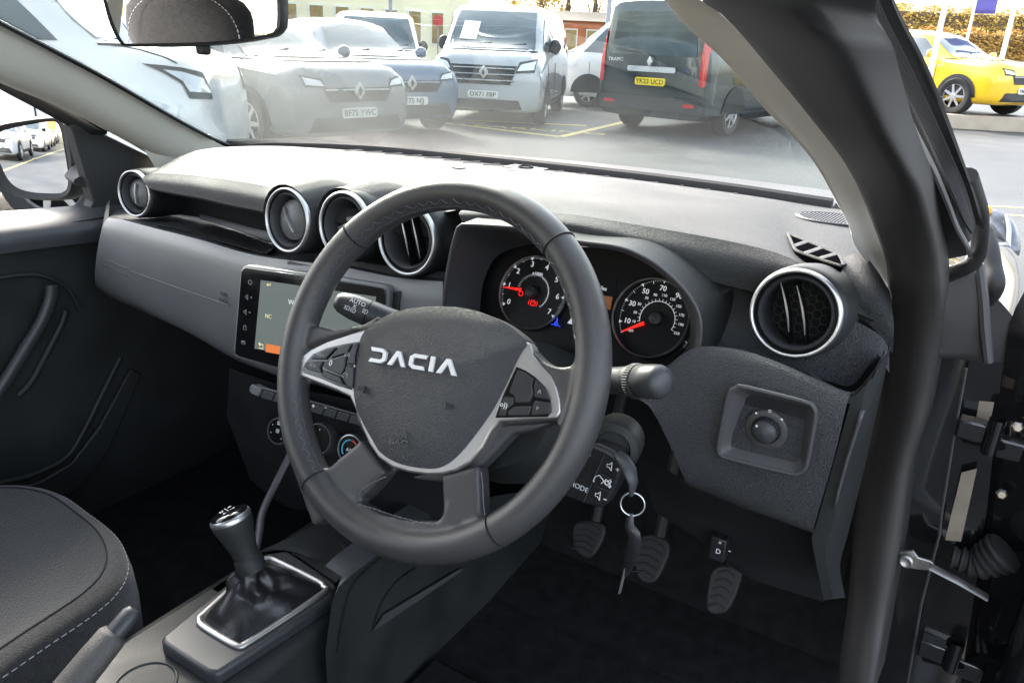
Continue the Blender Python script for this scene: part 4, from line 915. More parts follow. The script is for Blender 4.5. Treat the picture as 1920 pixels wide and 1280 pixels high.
# ---------------------------------------------------------------- seats
def seat(cx, hx):
    s=empty('front_seat',(0,0,0),parent=car)
    # cushion from outline in plan at its upper edge
    z=.600
    out=[aZ(x,y,z) for x,y in ((0,917),(60,918),(120,932),(170,965),(225,1010),(248,1055),(246,1090),(225,1125),(180,1165),(100,1220),(30,1270),(-40,1320))]
    xr=cr(out,40)
    y1=max(p.y for p in xr)
    rows=[]
    # nested rings: outline -> inner
    half=xr; cxm=-.36
    ring=[p for p in half]+[V((-.62,half[-1].y-.0,z)),V((-.63,half[0].y-.02,z))]
    ring=cr(ring,80,True)[:-1]; cen=sum(ring,V((0,0,0)))/len(ring)
    for k,(h,sf) in enumerate(((-.14,1.0),(-.05,1.01),(-.015,1.0),(.006,.975),(.016,.93),(.020,.86),(.016,.80),(.012,.72),(.010,.4),(.010,.001))):
        rows.append([cen+(p-cen)*sf+V((0,0,h)) for p in ring])
    g=G(); g.grid(rows[:6],True); obj('side_bolster',g,M['fabric2'],s,ang=80)
    g=G(); g.grid(rows[5:],True); obj('cushion',g,M['fabric'],s,ang=80)
    g=G()
    n=150; rr=cr(rows[3],n,True)
    for i in range(n):
        a,b=rr[i],rr[(i+1)%n]; g.tube([a,a.lerp(b,.62)],.0009,seg=4)
    obj('piping_stitch',g,M['greyprint'],s)
    g=G(); g.tube(rows[5],.0014,seg=5,closed=True); obj('seam',g,M['black'],s)
    # backrest and head restraint
    g=G(); rows=[]
    for k in range(9):
        t=k/8; w=.25-.05*t**2; y=-.62-.22*t; zz=.60+.62*t
        rows.append([V((cxm+w*math.cos(a)*1.0,y+.06*math.sin(a)*(1 if math.sin(a)>0 else 1.3),zz)) for a in [2*PI*i/24 for i in range(24)]])
    g.grid(rows,True); g.add(rows[-1],[tuple(range(24))]); obj('backrest',g,M['fabric'],s,ang=80)
    g=G(); hc=V((hx,-.83,1.335)); rows=[]
    for k in range(11):
        t=-1+2*k/10; w=.135*(1-abs(t)**3.2*.45) if t<0 else .135*(1-t**3*.55); 
        sc_=math.sqrt(max(0,1-abs(t)**6))*.98+.02
        rows.append([hc+V((w*sc_*abs(math.cos(a))**.8*(1 if math.cos(a)>0 else -1),.045*sc_*math.sin(a),t*.085)) for a in [2*PI*i/28 for i in range(28)]])
    g.grid(rows,True); g.add(rows[0],[tuple(range(28))]); g.add(rows[-1],[tuple(range(28))]); obj('head_restraint',g,M['fabric2'],s,ang=80)
    g=G(); pts=[hc+V((.118*math.sin(a)*(1 if a>0 else 1),.043,-.07+.135*math.cos(a)**.6 if math.cos(a)>0 else -.07)) for a in [-PI/2+PI*i/40 for i in range(41)]]
    for a,b in zip(pts[:-1],pts[1:]): g.tube([a,a.lerp(b,.6)],.0012,seg=4)
    obj('head_restraint_stitch',g,M['greyprint'],s)
    g=G(); 
    for dx in (-.06,.06): g.tube([hc+V((dx,0,-.17)),hc+V((dx,0,-.05))],.006,seg=10)
    obj('restraint_post',g,M['metal'],s)
seat(-.36,-.33)
rs=empty('rear_seat',(0,0,0),parent=car)
g=G(); g.box((0,-1.72,.86),(1.3,.16,.62),Matrix.Rotation(-.2,3,'X')); g.box((0,-1.45,.53),(1.3,.5,.16)); obj('bench',g,M['fabric'],rs,bevel=.05,bseg=4)
g=G()
for x in (-.42,.42): g.box((x,-1.80,1.25),(.26,.09,.16))
obj('rear_head_restraint',g,M['fabric2'],rs,bevel=.035,bseg=4)

# ---------------------------------------------------------------- windscreen, pillars
ws=empty('windscreen_assembly',(0,0,0),parent=car)
PLe=[aX(x,y,xx) for (x,y),xx in zip(((-120,-20),(0,45),(100,97),(200,150),(330,225),(400,262),(432,275)),(-.585,-.605,-.62,-.635,-.66,-.665,-.66))]
PRe=[aX(x,y,xx) for (x,y),xx in zip(((1240,-8),(1280,43),(1363,120),(1430,200),(1513,287),(1557,357),(1593,427)),(.560,.575,.60,.62,.645,.66,.675))]
glb=cr([wsb[1]]+wsb[2:-2],30)
lt=PLe[0]; 
rowsg=[]
Ls=cr(PLe[::-1],14); Rs=cr(PRe[::-1][1:],14)
b0=cr(wsb[1:-1],30)
for k in range(14):
    t=k/13; L0,R0=Ls[k],Rs[k]; row=[]
    for i in range(30):
        u=i/29; p=L0.lerp(R0,u); bu=b0[i]-b0[0].lerp(b0[-1],u)
        row.append(p+bu*(1-.35*t))
    rowsg.append(row)
g=G(); g.grid(rowsg); wo=obj('windscreen_glass',g,M['glass'],ws,weld=False,ang=180)
# header
hd_=rowsg[-1]; g=G(); g.grid([hd_,[V((p.x*.97,min(p.y-.06,-.10),1.56)) for p in hd_]]); obj('header_rail',g,M['beige'],ws,solid=.01)
g=G(); g.tube([p+V((0,-.004,.003)) for p in b0],.007,.013,seg=8,up=(0,0,1)); obj('lower_seal',g,M['rubber'],ws)
# black glass border at foot
g=G(); n0=[p+V((0,.012,.006)) for p in b0]; n1=[r for r in n0]; g.grid([b0,[p+V((0,.03,.004)) for p in b0],[p+V((0,.10,-.02)) for p in b0]]); obj('cowl_grille',g,M['dark'],ws)
def pillar(name,edge_px,lo_px,xe,xl,mt,parent,thick=.02):
    pass
# left pillar trim
lpl=[aX(x,y,xx) for (x,y),xx in zip(((-120,92),(0,150),(75,180),(150,215),(230,257),(290,292),(305,300)),(-.62,-.645,-.66,-.675,-.69,-.70,-.70))]
a=cr([p+V((.004,-.004,0)) for p in PLe],30); b=cr(lpl,30)
g=G(); g.grid(loft([a,[(p*.62+q*.38)+V((.010,-.012,.004)) for p,q in zip(a,b)],[(p*.30+q*.70)+V((.010,-.014,.0)) for p,q in zip(a,b)],b,[p+V((-.03,.02,-.01)) for p in b]],30,4,smooth=True)); obj('left_pillar_trim',g,M['beige'],ws,ang=80)
g=G(); g.tube([p+V((.006,-.001,.002)) for p in a],.0045,.0045,seg=8); obj('left_glass_edge',g,M['gloss'],ws)
# cap joining pillar foot to pad
g=G(); g.grid(loft([[a[-4],a[-1]+V((.03,.0,-.015))],[b[-4],b[-1]+V((0,0,-.05))]],4,3)); obj('left_pillar_foot',g,M['beige'],ws)
# right pillar: beige inner trim
inn=[(1313,0),(1363,37),(1447,133),(1513,213),(1580,300),(1613,360),(1640,427),(1658,480),(1672,545)]
trm=[(1240,-8),(1280,43),(1363,120),(1430,200),(1513,287),(1557,357),(1593,427),(1608,468),(1672,545)]
xs1=(.600,.612,.635,.652,.672,.683,.692,.700,.705); xs0=(.560,.575,.60,.62,.645,.66,.675,.682,.705)
eo=cr([aX(x,y,v) for (x,y),v in zip(inn,xs1)],36); ei=cr([aX(x,y,v) for (x,y),v in zip(trm,xs0)],36)
g=G(); g.grid(loft([[p+V((-.004,.03,.01)) for p in ei],ei,[(p+q)*.5+V((-.006,-.008,.004)) for p,q in zip(ei,eo)],eo],36,4,smooth=True)); obj('right_pillar_trim',g,M['beige'],ws,ang=80)
# big door aperture seal
ds=empty('door_aperture',(0,0,0),parent=car)
IN=[(1180,-140),(1313,0),(1363,37),(1447,133),(1513,213),(1580,300),(1613,360),(1640,427),(1662,490),(1670,540),(1671,600),(1666,667),(1657,750),(1640,840),(1624,916),(1603,1019),(1595,1143),(1575,1300)]
OUT=[(1430,-140),(1517,0),(1570,67),(1613,143),(1657,233),(1697,310),(1723,360),(1743,427),(1756,483),(1762,540),(1763,590),(1760,650),(1747,733),(1732,800),(1707,874),(1682,1040),(1657,1185),(1636,1300)]
YI=[-.42,-.335,-.30,-.22,-.14,-.03,.06,.16,.25,.30,.34,.36,.37,.37,.37,.36,.34,.28]
YO=[-.44,-.36,-.33,-.27,-.18,-.08,.0,.12,.22,.27,.31,.33,.34,.34,.34,.33,.31,.26]
I3=cr([aY(x,y,v) for (x,y),v in zip(IN,YI)],70); O3=cr([aY(x,y,v) for (x,y),v in zip(OUT,YO)],70)
M1=[]; M2=[]; M3=[]
def tow(p,d): return p+(CAM-p).normalized()*d
for p,q in zip(I3,O3):
    w=min((q-p).length,.06)
    M1.append(tow(p.lerp(q,.22),.16*w)); M2.append(tow(p.lerp(q,.55),.30*w)); M3.append(tow(p.lerp(q,.86),.20*w))
g=G(); g.grid(loft([[p+V((-.01,.05,0)) for p in I3],I3,M1,M2,M3,O3,[p+V((.004,.06,0)) for p in O3]],70,3,smooth=True)); obj('door_seal',g,M['sealr'],ds,ang=180)
# painted outer pillar panel behind the seal
BP=[(1450,-140),(1530,-10),(1570,0),(1613,67),(1647,133),(1680,187),(1713,253),(1747,317),(1773,377),(1793,427),(1808,460),(1817,470),(1817,478),(1808,484),(1764,503)]
C0=cr([aY(x,y,v) for (x,y),v in zip([(1560,-140),(1570,0),(1613,67),(1647,133),(1680,187),(1713,253),(1747,317),(1773,377),(1793,427),(1812,462),(1816,478)],[-.33,-.25,-.22,-.17,-.12,-.05,.03,.11,.2,.28,.31])],50)
C1=cr([aY(x,y,v) for (x,y),v in zip([(1430,-140),(1500,0),(1550,67),(1593,143),(1640,233),(1680,310),(1705,360),(1725,427),(1735,470),(1745,510)],[-.41,-.32,-.29,-.23,-.14,-.03,.05,.16,.25,.33])],50)
g=G(); g.grid(loft([[p+V((-.01,.03,0)) for p in C1],C0],50,3)); obj('outer_pillar_panel',g,M['darkpaint'],ds); g=G(); g.tube([p+V((.001,-.001,0)) for p in C0],.0022,seg=6); obj('panel_edge_highlight',g,M['chrome'],ds)  # the panel edge's highlight line is modelled as a thin bright tube
# strips: inner channel, ribbed rubber, outer finisher
def rail(name,a_px,b_px,yv,mt,rib=0,dy=.006):
    A=cr([aY(x,y,v) for (x,y),v in zip(a_px,yv)],40); B=cr([aY(x,y,v+dy) for (x,y),v in zip(b_px,yv)],40)
    g=G(); g.grid(loft([A,[(p+q)*.5+V((.002,-.003,0)) for p,q in zip(A,B)],B],40,2)); o=obj(name,g,M[mt],ds,ang=60)
    if rib:
        g=G()
        for k in range(rib+1):
            t=k/rib; g.tube([p.lerp(q,t)+V((.001,-.0045,0)) for p,q in zip(A,B)],.0009,seg=5)
        obj('rib_line',g,M['greyplastic'],ds)
yv=[-.33,-.24,-.15,-.07,.02,.11,.2,.27]
L1=[(1562,-140),(1572,0),(1640,115),(1690,205),(1735,290),(1772,370),(1797,425),(1812,460)]
L2=[(1600,-140),(1618,0),(1672,115),(1715,205),(1755,290),(1790,370),(1810,415),(1822,435)]
L3=[(1625,-140),(1645,0),(1700,115),(1742,205),(1780,290),(1806,350),(1820,395),(1828,420)]
L4=[(1650,-140),(1677,0),(1735,115),(1772,205),(1803,290),(1824,350),(1838,395),(1846,430)]
rail('pillar_channel',L1,L2,yv,'dark'); rail('ribbed_strip',L2,L3,yv,'rubber',6); rail('pillar_finisher',L3,L4,yv,'rubber')
# grey rubber corner frame and pillar foot cover
g=G(); g.tube(cr([aY(x,y,v) for x,y,v in ((1812,330,.10),(1826,365,.20),(1836,395,.27),(1838,430,.29),(1836,462,.31),(1832,482,.32),(1820,497,.32),(1795,508,.33),(1762,522,.34))],30),.0075,.006,seg=12,up=(0,-1,.1)); obj('corner_frame',g,M['rubber'],ds)
g=G(); g.grid(loft([[aY(x,y,.34) for x,y in ((1755,522),(1795,515),(1838,500))],[aY(x,y,.34) for x,y in ((1760,600),(1800,600),(1848,585))],[aY(x,y,.35) for x,y in ((1750,668),(1800,670),(1856,678))]],14,5,smooth=True)); g.tube([aY(x,y,.338) for x,y in ((1836,498),(1843,560),(1847,620),(1853,676))],.0022,seg=8); obj('pillar_foot_cover',g,M['greyplastic'],ds,solid=.006)
# black painted hinge pillar
g=G(); g.grid(loft([[aY(x,y,.37) for x,y in ((1735,660),(1800,670),(1880,680))],[aY(x,y,.39) for x,y in ((1690,960),(1760,960),(1850,960))],[aY(x,y,.36) for x,y in ((1620,1290),(1700,1290),(1800,1290))]],16,6)); obj('hinge_pillar',g,M['paint'],ds)
g=G(); g.tube([aY(x,y,.36) for x,y in ((1812,690),(1790,810),(1766,960),(1762,1000),(1728,1130),(1700,1290))],.0016,seg=6); obj('sealer_bead',g,M['greyplastic'],ds)
g=G(); g.grid(loft([[aY(x,y,.40) for x,y in ((1838,540),(1870,560),(1905,600))],[aY(x,y,.41) for x,y in ((1846,680),(1866,700),(1890,730))],[aY(x,y,.41) for x,y in ((1800,860),(1840,880),(1870,900))]],12,5)); obj('wing_liner',g,M['greyplastic'],ds)
g=G(); g.tube(cr([aY(x,y,v) for x,y,v in ((1846,430,.42),(1856,465,.40),(1862,500,.39),(1868,530,.38),(1862,552,.39),(1848,565,.40))],20),.009,.007,seg=12); obj('corner_gaiter',g,M['rubber'],ds,ang=180)
g=G()
for x0,y0,x1,y1 in ((1826,728,1845,735),(1798,920,1812,1010)): pass
g.grid(loft([[aY(x,y,.375) for x,y in ((1840,730),(1868,735))],[aY(x,y,.375) for x,y in ((1822,830),(1848,835))]],4,3)); g.grid(loft([[aY(x,y,.375) for x,y in ((1803,885),(1832,878))],[aY(x,y,.375) for x,y in ((1772,1012),(1802,1015))]],4,4)); obj('bare_panel',g,M['primer'],ds)
g=G(); g.grid(loft([[aY(x,y,.435) for x,y in ((1800,600),(1880,600),(1990,640))],[aY(x,y,.44) for x,y in ((1760,960),(1880,960),(2000,960))],[aY(x,y,.43) for x,y in ((1690,1320),(1850,1320),(2000,1320))]],10,5)); obj('wing_inner',g,M['darkpaint'],ds)
# ---------------------------------------------------------------- driver door (swung open, only its front edge shows)
dd_=empty('driver_door',(0,0,0),parent=car)
g=G(); 
da=[aY(x,y,.40) for x,y in ((1935,520),(1895,600),(1880,700),(1860,860),(1850,980),(1820,1290))]
db=[V((p.x+.30,p.y-.10,p.z)) for p in da]; dc=[V((p.x+.02,p.y+.10,p.z)) for p in da]
g.grid(loft([dc,da,db],30,3)); obj('door_edge',g,M['paint'],dd_,ang=50)
g=G(); g.box((1.32,.25,.72),(.85,.05,.66),Matrix.Rotation(-.2,3,'Z')); obj('door_skin',g,M['paint'],dd_,bevel=.02)
for y_ in (1,):
    for (x0,y0) in ((1812,815),(1738,1225)):
        h=[aY(x0,y0,.37),aY(x0+40,y0+10,.36),aY(x0+95,y0+20,.39)]
        g=G(); g.tube(h,.014,.009,seg=10,up=(0,0,1)); g.box(aY(x0+10,y0-12,.36),(.028,.02,.022)); g.box(aY(x0+72,y0+22,.37),(.035,.02,.022)); g.lathe([(.008,-.02),(.008,.02)],aY(x0+50,y0+3,.35),(0,0,1),16); obj('hinge',g,M['paint'],dd_,bevel=.003)
for x,y in ((1908,800),(1878,925),(1806,1243)):
    g=G(); g.lathe([(.006,0),(.006,.004),(.004,.006),(.0003,.006)],aY(x,y,.385),(0,-1,.2),6); obj('hinge_bolt',g,M['metal'],dd_,smooth=False)
st=empty('door_check',(0,0,0),parent=car)
g=G(); p=[aY(x,y,.34) for x,y in ((1686,1034),(1712,1032),(1722,1045),(1745,1052),(1752,1058),(1750,1070),(1722,1068),(1690,1062),(1684,1055))]; g.prism(p,(0,.004,0)); obj('bracket',g,M['metal'],st,bevel=.001)
g=G(); g.tube([aY(1745,1062,.335),aY(1800,1090,.33),aY(1852,1120,.33)],.0075,.0022,seg=8,up=(0,0,1)); obj('strap',g,M['metal'],st)
g=G(); g.lathe([(.0075,0),(.0075,.003),(.0055,.0045),(.003,.003),(.0003,.003)],aY(1699,1051,.337),(0,-1,.1),24); obj('bolt',g,M['metal'],st)
g=G(); bp_=cr([aY(x,y,.36) for x,y in ((1785,1043),(1825,1055),(1850,1050),(1885,1032))],28); g.tube(bp_,[.011+.011*i/27+(.0022 if i%4<2 else -.0012) for i in range(28)],seg=18); obj('wiring_boot',g,M['rubber'],st)

# ---------------------------------------------------------------- passenger door
pd=empty('passenger_door',(0,0,0),parent=car)
XD=-.705
g=G()
tp=[aX(x,y,XD+.0) for x,y in ((-150,428),(0,411),(100,402),(175,395),(228,388))]
lo_=[p+V((.045,0,-.022)) for p in tp]; lo2=[p+V((.050,0,-.05)) for p in tp]
g.grid(loft([[p+V((-.05,0,.004)) for p in tp],tp,lo_,lo2],20,4,smooth=True)); obj('waist_ledge',g,M['smoothp'],pd,ang=80)
g=G(); g.prism([V((XD+.03,-1.0,.36)),V((XD+.03,.72,.36)),V((XD+.03,.72,.80)),V((XD+.03,.40,.975)),V((XD+.03,-1.0,.965))],(-.03,0,0)); obj('door_card',g,M['dark'],pd)
def onD(x,y,o=.032): return aX(x,y,XD+o)
g=G(); g.tube(cr([onD(x,y,.055) for x,y in ((98,534),(95,560),(80,600),(50,650),(10,715),(-10,745))],24),.012,.009,seg=12); obj('pull_handle',g,M['console'],pd,ang=60)
g=G(); g.tube(cr([onD(x,y,.040) for x,y in ((124,582),(118,605),(90,660),(60,715),(35,742))],20),.006,.004,seg=8); g.tube(cr([onD(x,y,.038) for x,y in ((-10,522),(60,515),(100,525),(130,545),(150,580))],24),.004,.004,seg=8); g.tube(cr([onD(x,y,.036) for x,y in ((225,670),(190,740),(150,820),(120,860),(60,890),(0,905),(-40,915))],24),.006,.006,seg=8); obj('card_moulding',g,M['dark'],pd,ang=60)
g=G(); g.prism([onD(x,y,.033) for x,y in ((0,920),(70,900),(130,865),(180,800),(240,690),(260,700),(200,840),(150,910),(60,960),(0,970))],(.01,0,0)); obj('door_pocket',g,M['dark'],pd,bevel=.003)
# front quarter (mirror sail) and window frame
g=G(); q=[aX(x,y,-.725) for x,y in ((132,233),(165,236),(300,302),(320,320),(285,400),(165,398),(176,378),(150,290))]; g.prism(q,(-.03,0,0)); obj('mirror_sail',g,M['rubber'],pd,bevel=.003)
g=G(); a=[aX(x,y,-.735) for x,y in ((-120,95),(0,165),(60,197),(130,236),(150,250))]; b=[aX(x,y,-.72) for x,y in ((-120,75),(0,140),(60,172),(130,208),(200,250))]; c2=[aX(x,y,-.715) for x,y in ((-120,60),(0,128),(60,160),(150,207),(300,295))]
g.grid(loft([a,b],16,3)); obj('window_frame',g,M['rubber'],pd,solid=.01); g=G(); g.grid(loft([b,[p+V((.01,0,.012)) for p in b],c2],16,3)); obj('frame_seal',g,M['dark'],pd,solid=.004)
# left door mirror
dm=empty('door_mirror',(0,0,0),parent=car)
nM=V((.385,-.92,.03)).normalized()
oM=aX(65,295,-.93)
FMi=Frame(oM,V((0,0,1)).cross(nM),nM.cross(V((0,0,1)).cross(nM)))
gp=[(0,248),(20,241),(60,233),(95,228),(105,232),(113,250),(121,290),(126,325),(125,350),(119,359),(105,363),(60,361),(30,352),(12,335),(0,310),(-14,282),(-16,260)]
pl=cr2(FMi.poly(gp),72); g=G(); ga=sum(a for a,b in pl)/72; gb=sum(b for a,b in pl)/72
g.grid([[FMi.P(ga+(a-ga)*s,gb+(b-gb)*s,-(((a-ga)*s)**2+((b-gb)*s)**2)/2.6) for a,b in pl] for s in [1-k/12 for k in range(12)]+[.001]],True); obj('mirror_glass',g,M['mirror'],dm,ang=180)
ho=cr2(FMi.poly([(-20,250),(0,236),(40,228),(90,222),(108,224),(122,240),(132,285),(136,330),(133,355),(122,368),(95,373),(50,370),(20,362),(2,343),(-14,312),(-28,280)],.004),72)
cA=sum(a for a,b in ho)/72; cB=sum(b for a,b in ho)/72
g=G(); g.grid([[FMi.P(a,b,-.004) for a,b in pl],[FMi.P(a,b,.006) for a,b in ho]]+[[FMi.P(cA+(a-cA)*s+sh_,cB+(b-cB)*s,h) for a,b in ho] for s,h,sh_ in ((1.06,-.005,0),(1.09,-.03,.0),(1.0,-.07,.01),(.75,-.105,.012),(.3,-.122,.012),(.01,-.126,.012))],True); obj('mirror_housing',g,M['rubber'],dm,ang=80)
g=G(); g.tube([aX(140,300,-.90)+V((0,.05,0)),aX(150,330,-.80),aX(165,340,-.74)],[.030,.028,.026],[.016,.014,.012],seg=14,up=(0,0,1)); obj('mirror_arm',g,M['rubber'],dm)

# ---------------------------------------------------------------- rear view mirror
rm=empty('rear_view_mirror',(0,0,0),parent=car)
oR=aX(370,40,.0)
def unit(v): return V(v).normalized()
view=(oR-CAM).normalized(); want=(V((-.315,-.83,1.345))-(oR+V((-.0,0,0.0)))).normalized()
nR=(want-view).normalized()
FRm=Frame(oR,V((0,0,1)).cross(nR),nR.cross(V((0,0,1)).cross(nR)))
print('mirror',oR,nR)
gl_=[(194,-20),(200,0),(210,35),(224,68),(232,78),(245,82),(360,80),(440,75),(500,65),(514,58),(519,45),(519,0),(516,-30),(500,-50),(220,-40)]
pl=cr2(FRm.poly(gl_),80); g=G(); plate(g,FRm,pl,-.002,.0); obj('mirror_glass',g,M['mirror'],rm,smooth=False)
ho=cr2(FRm.poly([(188,-20),(194,2),(204,40),(219,73),(228,83),(244,88),(362,87),(442,81),(505,70),(520,62),(528,46),(528,0),(524,-34),(506,-58),(215,-48)],.001),80)
cA=sum(a for a,b in ho)/80; cB=sum(b for a,b in ho)/80
g=G(); g.grid([[FRm.P(a,b,-.0005) for a,b in pl],[FRm.P(cA+(a-cA)*.99,cB+(b-cB)*.99,.0025) for a,b in ho]]+[[FRm.P(cA+(a-cA)*s,cB+(b-cB)*s,h) for a,b in ho] for s,h in ((1.0,0),(1.0,-.012),(.92,-.025),(.6,-.034),(.01,-.036))],True); obj('mirror_frame',g,M['dark'],rm,ang=50)
a_,b_=FRm.px(380,91,-.005); g=G(); g.box(FRm.P(a_,b_-.001,-.006),(.017,.010,.012)); obj('dip_tab',g,M['dark'],rm,bevel=.003)
g=G(); g.tube([FRm.P(0,.02,-.03),FRm.P(0,.05,-.07),FRm.P(0,.09,-.09)],.010,seg=12); obj('mirror_stem',g,M['dark'],rm)

# ---------------------------------------------------------------- bonnet, wing and headlamp
bn=empty('bonnet',(0,0,0),parent=car)
rows=[]
for k in range(18):
    t=k/17; y=.84+1.10*t; row=[]
    for i in range(25):
        u=-1+2*i/24; w=.80-.05*t-.06*t**3
        z=1.035-.02*t-.085*t**2-.16*max(0,t-.85)**1.2*4*.35-.055*abs(u)**2.6 + (.010 if .45<abs(u)<.8 else 0)*(1-t)
        yy=y-.22*abs(u)**2.2*(t*.9+.15)
        row.append(V((u*w,yy,z)))
    rows.append(row)
g=G(); g.grid(rows); obj('bonnet_skin',g,M['paint'],bn,ang=180,sub=1)
g=G(); g.box((.10,.97,1.052),(.020,.012,.008)); g.box((-.28,.97,1.047),(.020,.012,.008)); obj('washer_jet',g,M['dark'],bn,bevel=.003)
g=G(); g.tube(cr([V((.52,.80,1.07)),V((.30,.82,1.085)),V((0,.84,1.09)),V((-.3,.81,1.08))],16),.006,seg=8); obj('wiper_arm',g,M['dark'],bn)
wg=empty('front_wing',(0,0,0),parent=car)
rows=[]
for k in range(14):
    t=k/13; y=.50+1.45*t; w=.845+.04*math.sin(PI*t)-.12*max(0,t-.7)**1.5*3
    rows.append([V((.76,y,1.00-.085*t**2)),V((w-.03,y,.985-.085*t**2)),V((w,y,.93-.08*t**2)),V((w+.012,y,.80)),V((w,y,.60)),V((w-.01,y,.45))])
g=G(); g.grid(rows); obj('wing_skin',g,M['paint'],wg,ang=180,sub=1)
hl=empty('headlamp',(0,0,0),parent=car)
FH=Frame(aY(1875,425,1.72),(1,-.35,0),(0,.35,1))
pl=cr2(FH.poly([(1838,392),(1850,388),(1875,396),(1895,412),(1905,440),(1906,470),(1896,478),(1880,468),(1860,440),(1845,415)]),50)
g=G(); dome(g,FH,pl,0,.02,6,.03); obj('lens',g,mat('headlamp_lens',(.16,.17,.19),.12,metal=.5,var=(30,.5)),hl,ang=80)
g=G(); c=FH.P(*FH.px(1852,396,.01),.016); g.lathe([(.012,0),(.009,.006),(.0003,.008)],c,FH.n,16); obj('indicator',g,mat('amber',(.8,.35,.02),.3),hl)
g=G(); g.tube(cr([FH.P(*FH.px(x,y,.02),.022) for x,y in ((1888,402),(1892,430),(1890,468))],12),.006,seg=6); obj('lamp_rim',g,M['silver'],hl)
# ---------------------------------------------------------------- key left in the ignition
key=empty('car_key',tuple(aY(1150,838,.12))); tag(key,'car key in the ignition with split ring and dark leather fob hanging from it','key')
kO=V(key.location)
def kobj(nm,g,mt,**k):
    g.v=[p-kO for p in g.v]; return obj(nm,g,mt,key,**k)
g=G(); g.tube([aY(1150,842,.115),aY(1166,858,.10),aY(1180,880,.088),aY(1187,905,.086),aY(1184,928,.088)],[.006,.008,.008,.006,.003],[.003,.0035,.0035,.003,.002],seg=14); kobj('key_head',g,M['smoothp'],ang=80)
rc=aY(1186,945,.086); g=G(); g.torus(rc,(.35,-1,.2),.0118,.0009,48,8); kobj('split_ring',g,M['chrome'])
g=G(); g.tube(cr([aY(1183,962,.085),aY(1180,985,.08),aY(1190,1005,.078),aY(1184,1040,.08),aY(1172,1078,.085)],16),[.003+.004*math.sin(PI*i/15) for i in range(16)],[.0015]*16,seg=8); kobj('leather_fob',g,M['gaiter'],ang=80)
g=G(); g.tube([aY(1173,1062,.084),aY(1168,1085,.084),aY(1162,1110,.084)],.0034,.0012,seg=8); kobj('key_blade',g,M['metal'])
# ================================================================== OUTSIDE
def ground_noise(name,c,rough,sc,amt):
    return mat(name,c,rough,spec=.4,bump=('noise',60,.3,.004),var=(sc,amt))
M['asphalt']=ground_noise('asphalt',(.070,.073,.075),.6,1.3,.30)
M['line']=mat('road_paint',(.62,.50,.16),.6,var=(3,.2)); M['kerbm']=mat('kerb_stone',(.42,.36,.28),.8,var=(3,.12))
M['earth']=mat('earth',(.30,.22,.10),.9,var=(.5,.25),bump=('noise',4,.6,.05))
g=G(); g.box((0,0,-.05),(500,500,.1)); tag(obj('ground',g,M['asphalt'],smooth=False),'grey tarmac of the car park',kind='structure')
def road_line(pts,w=.12,name='road_marking'):
    g=G()
    for a,b in zip(pts[:-1],pts[1:]):
        a,b=V(a),V(b); d=(b-a).normalized(); n=V((-d.y,d.x,0))*w/2; g.prism([a-n,b-n,b+n,a+n],(0,0,.004))
    return g
def zz(x,y): p=aZ(x,y,0); p.z=.0; return p
for pts,lab in (([zz(840,232),zz(1050,257)],'near yellow edge line of the parking bay ahead'),([zz(1050,257),zz(1175,228)],'yellow line slanting towards the black minibus'),([zz(870,226),zz(1100,236)],'far yellow edge line of the parking bay ahead'),([zz(1840,386),zz(1960,392)],'pale double line beside the driver door'),([zz(1840,400),zz(1960,408)],'second pale double line beside the driver door')):
    o=obj('road_marking',road_line(pts,.13 if 'pale' not in lab else .05),M['line'],smooth=False); tag(o,lab,kind='structure')
c=zz(955,240); u=(zz(1040,250)-zz(870,238)).normalized(); FG=Frame(c+V((0,0,.001)),u,V((-u.y,u.x,0)))
g=G(); textg(g,'NO PARKING',FG,0,0,.34,h=.003,sx=1.6,bold=.01); tag(obj('road_lettering',g,M['line'],smooth=False,weld=False),'worn yellow lettering painted on the tarmac',kind='structure')
o=obj('road_marking',road_line([V((-4.2,-5,0)),V((-4.6,-45,0))],.12),M['line'],smooth=False); tag(o,'long lane line on the tarmac behind us, seen in the door mirror',kind='structure')
k0=V((-3.2,18.0,0)); k1=V((4.0,20.8,0)); ku=(k1-k0).normalized(); kn=V((-ku.y,ku.x,0)); k0=k0+ku*1.0; k1=k1+ku*14
g=G(); g.prism([k0,k1,k1+kn*.30,k0+kn*.30],(0,0,.30)); tag(obj('kerb',g,M['kerbm'],smooth=False,bevel=.02),'pale raised kerb stones in front of the yellow car',kind='structure')
g=G(); g.prism([k0+kn*.30,k1+kn*.30,k1+kn*40,k0+kn*40],(0,0,.285)); tag(obj('raised_forecourt',g,M['asphalt'],smooth=False),'raised tarmac forecourt behind the kerb',kind='structure')

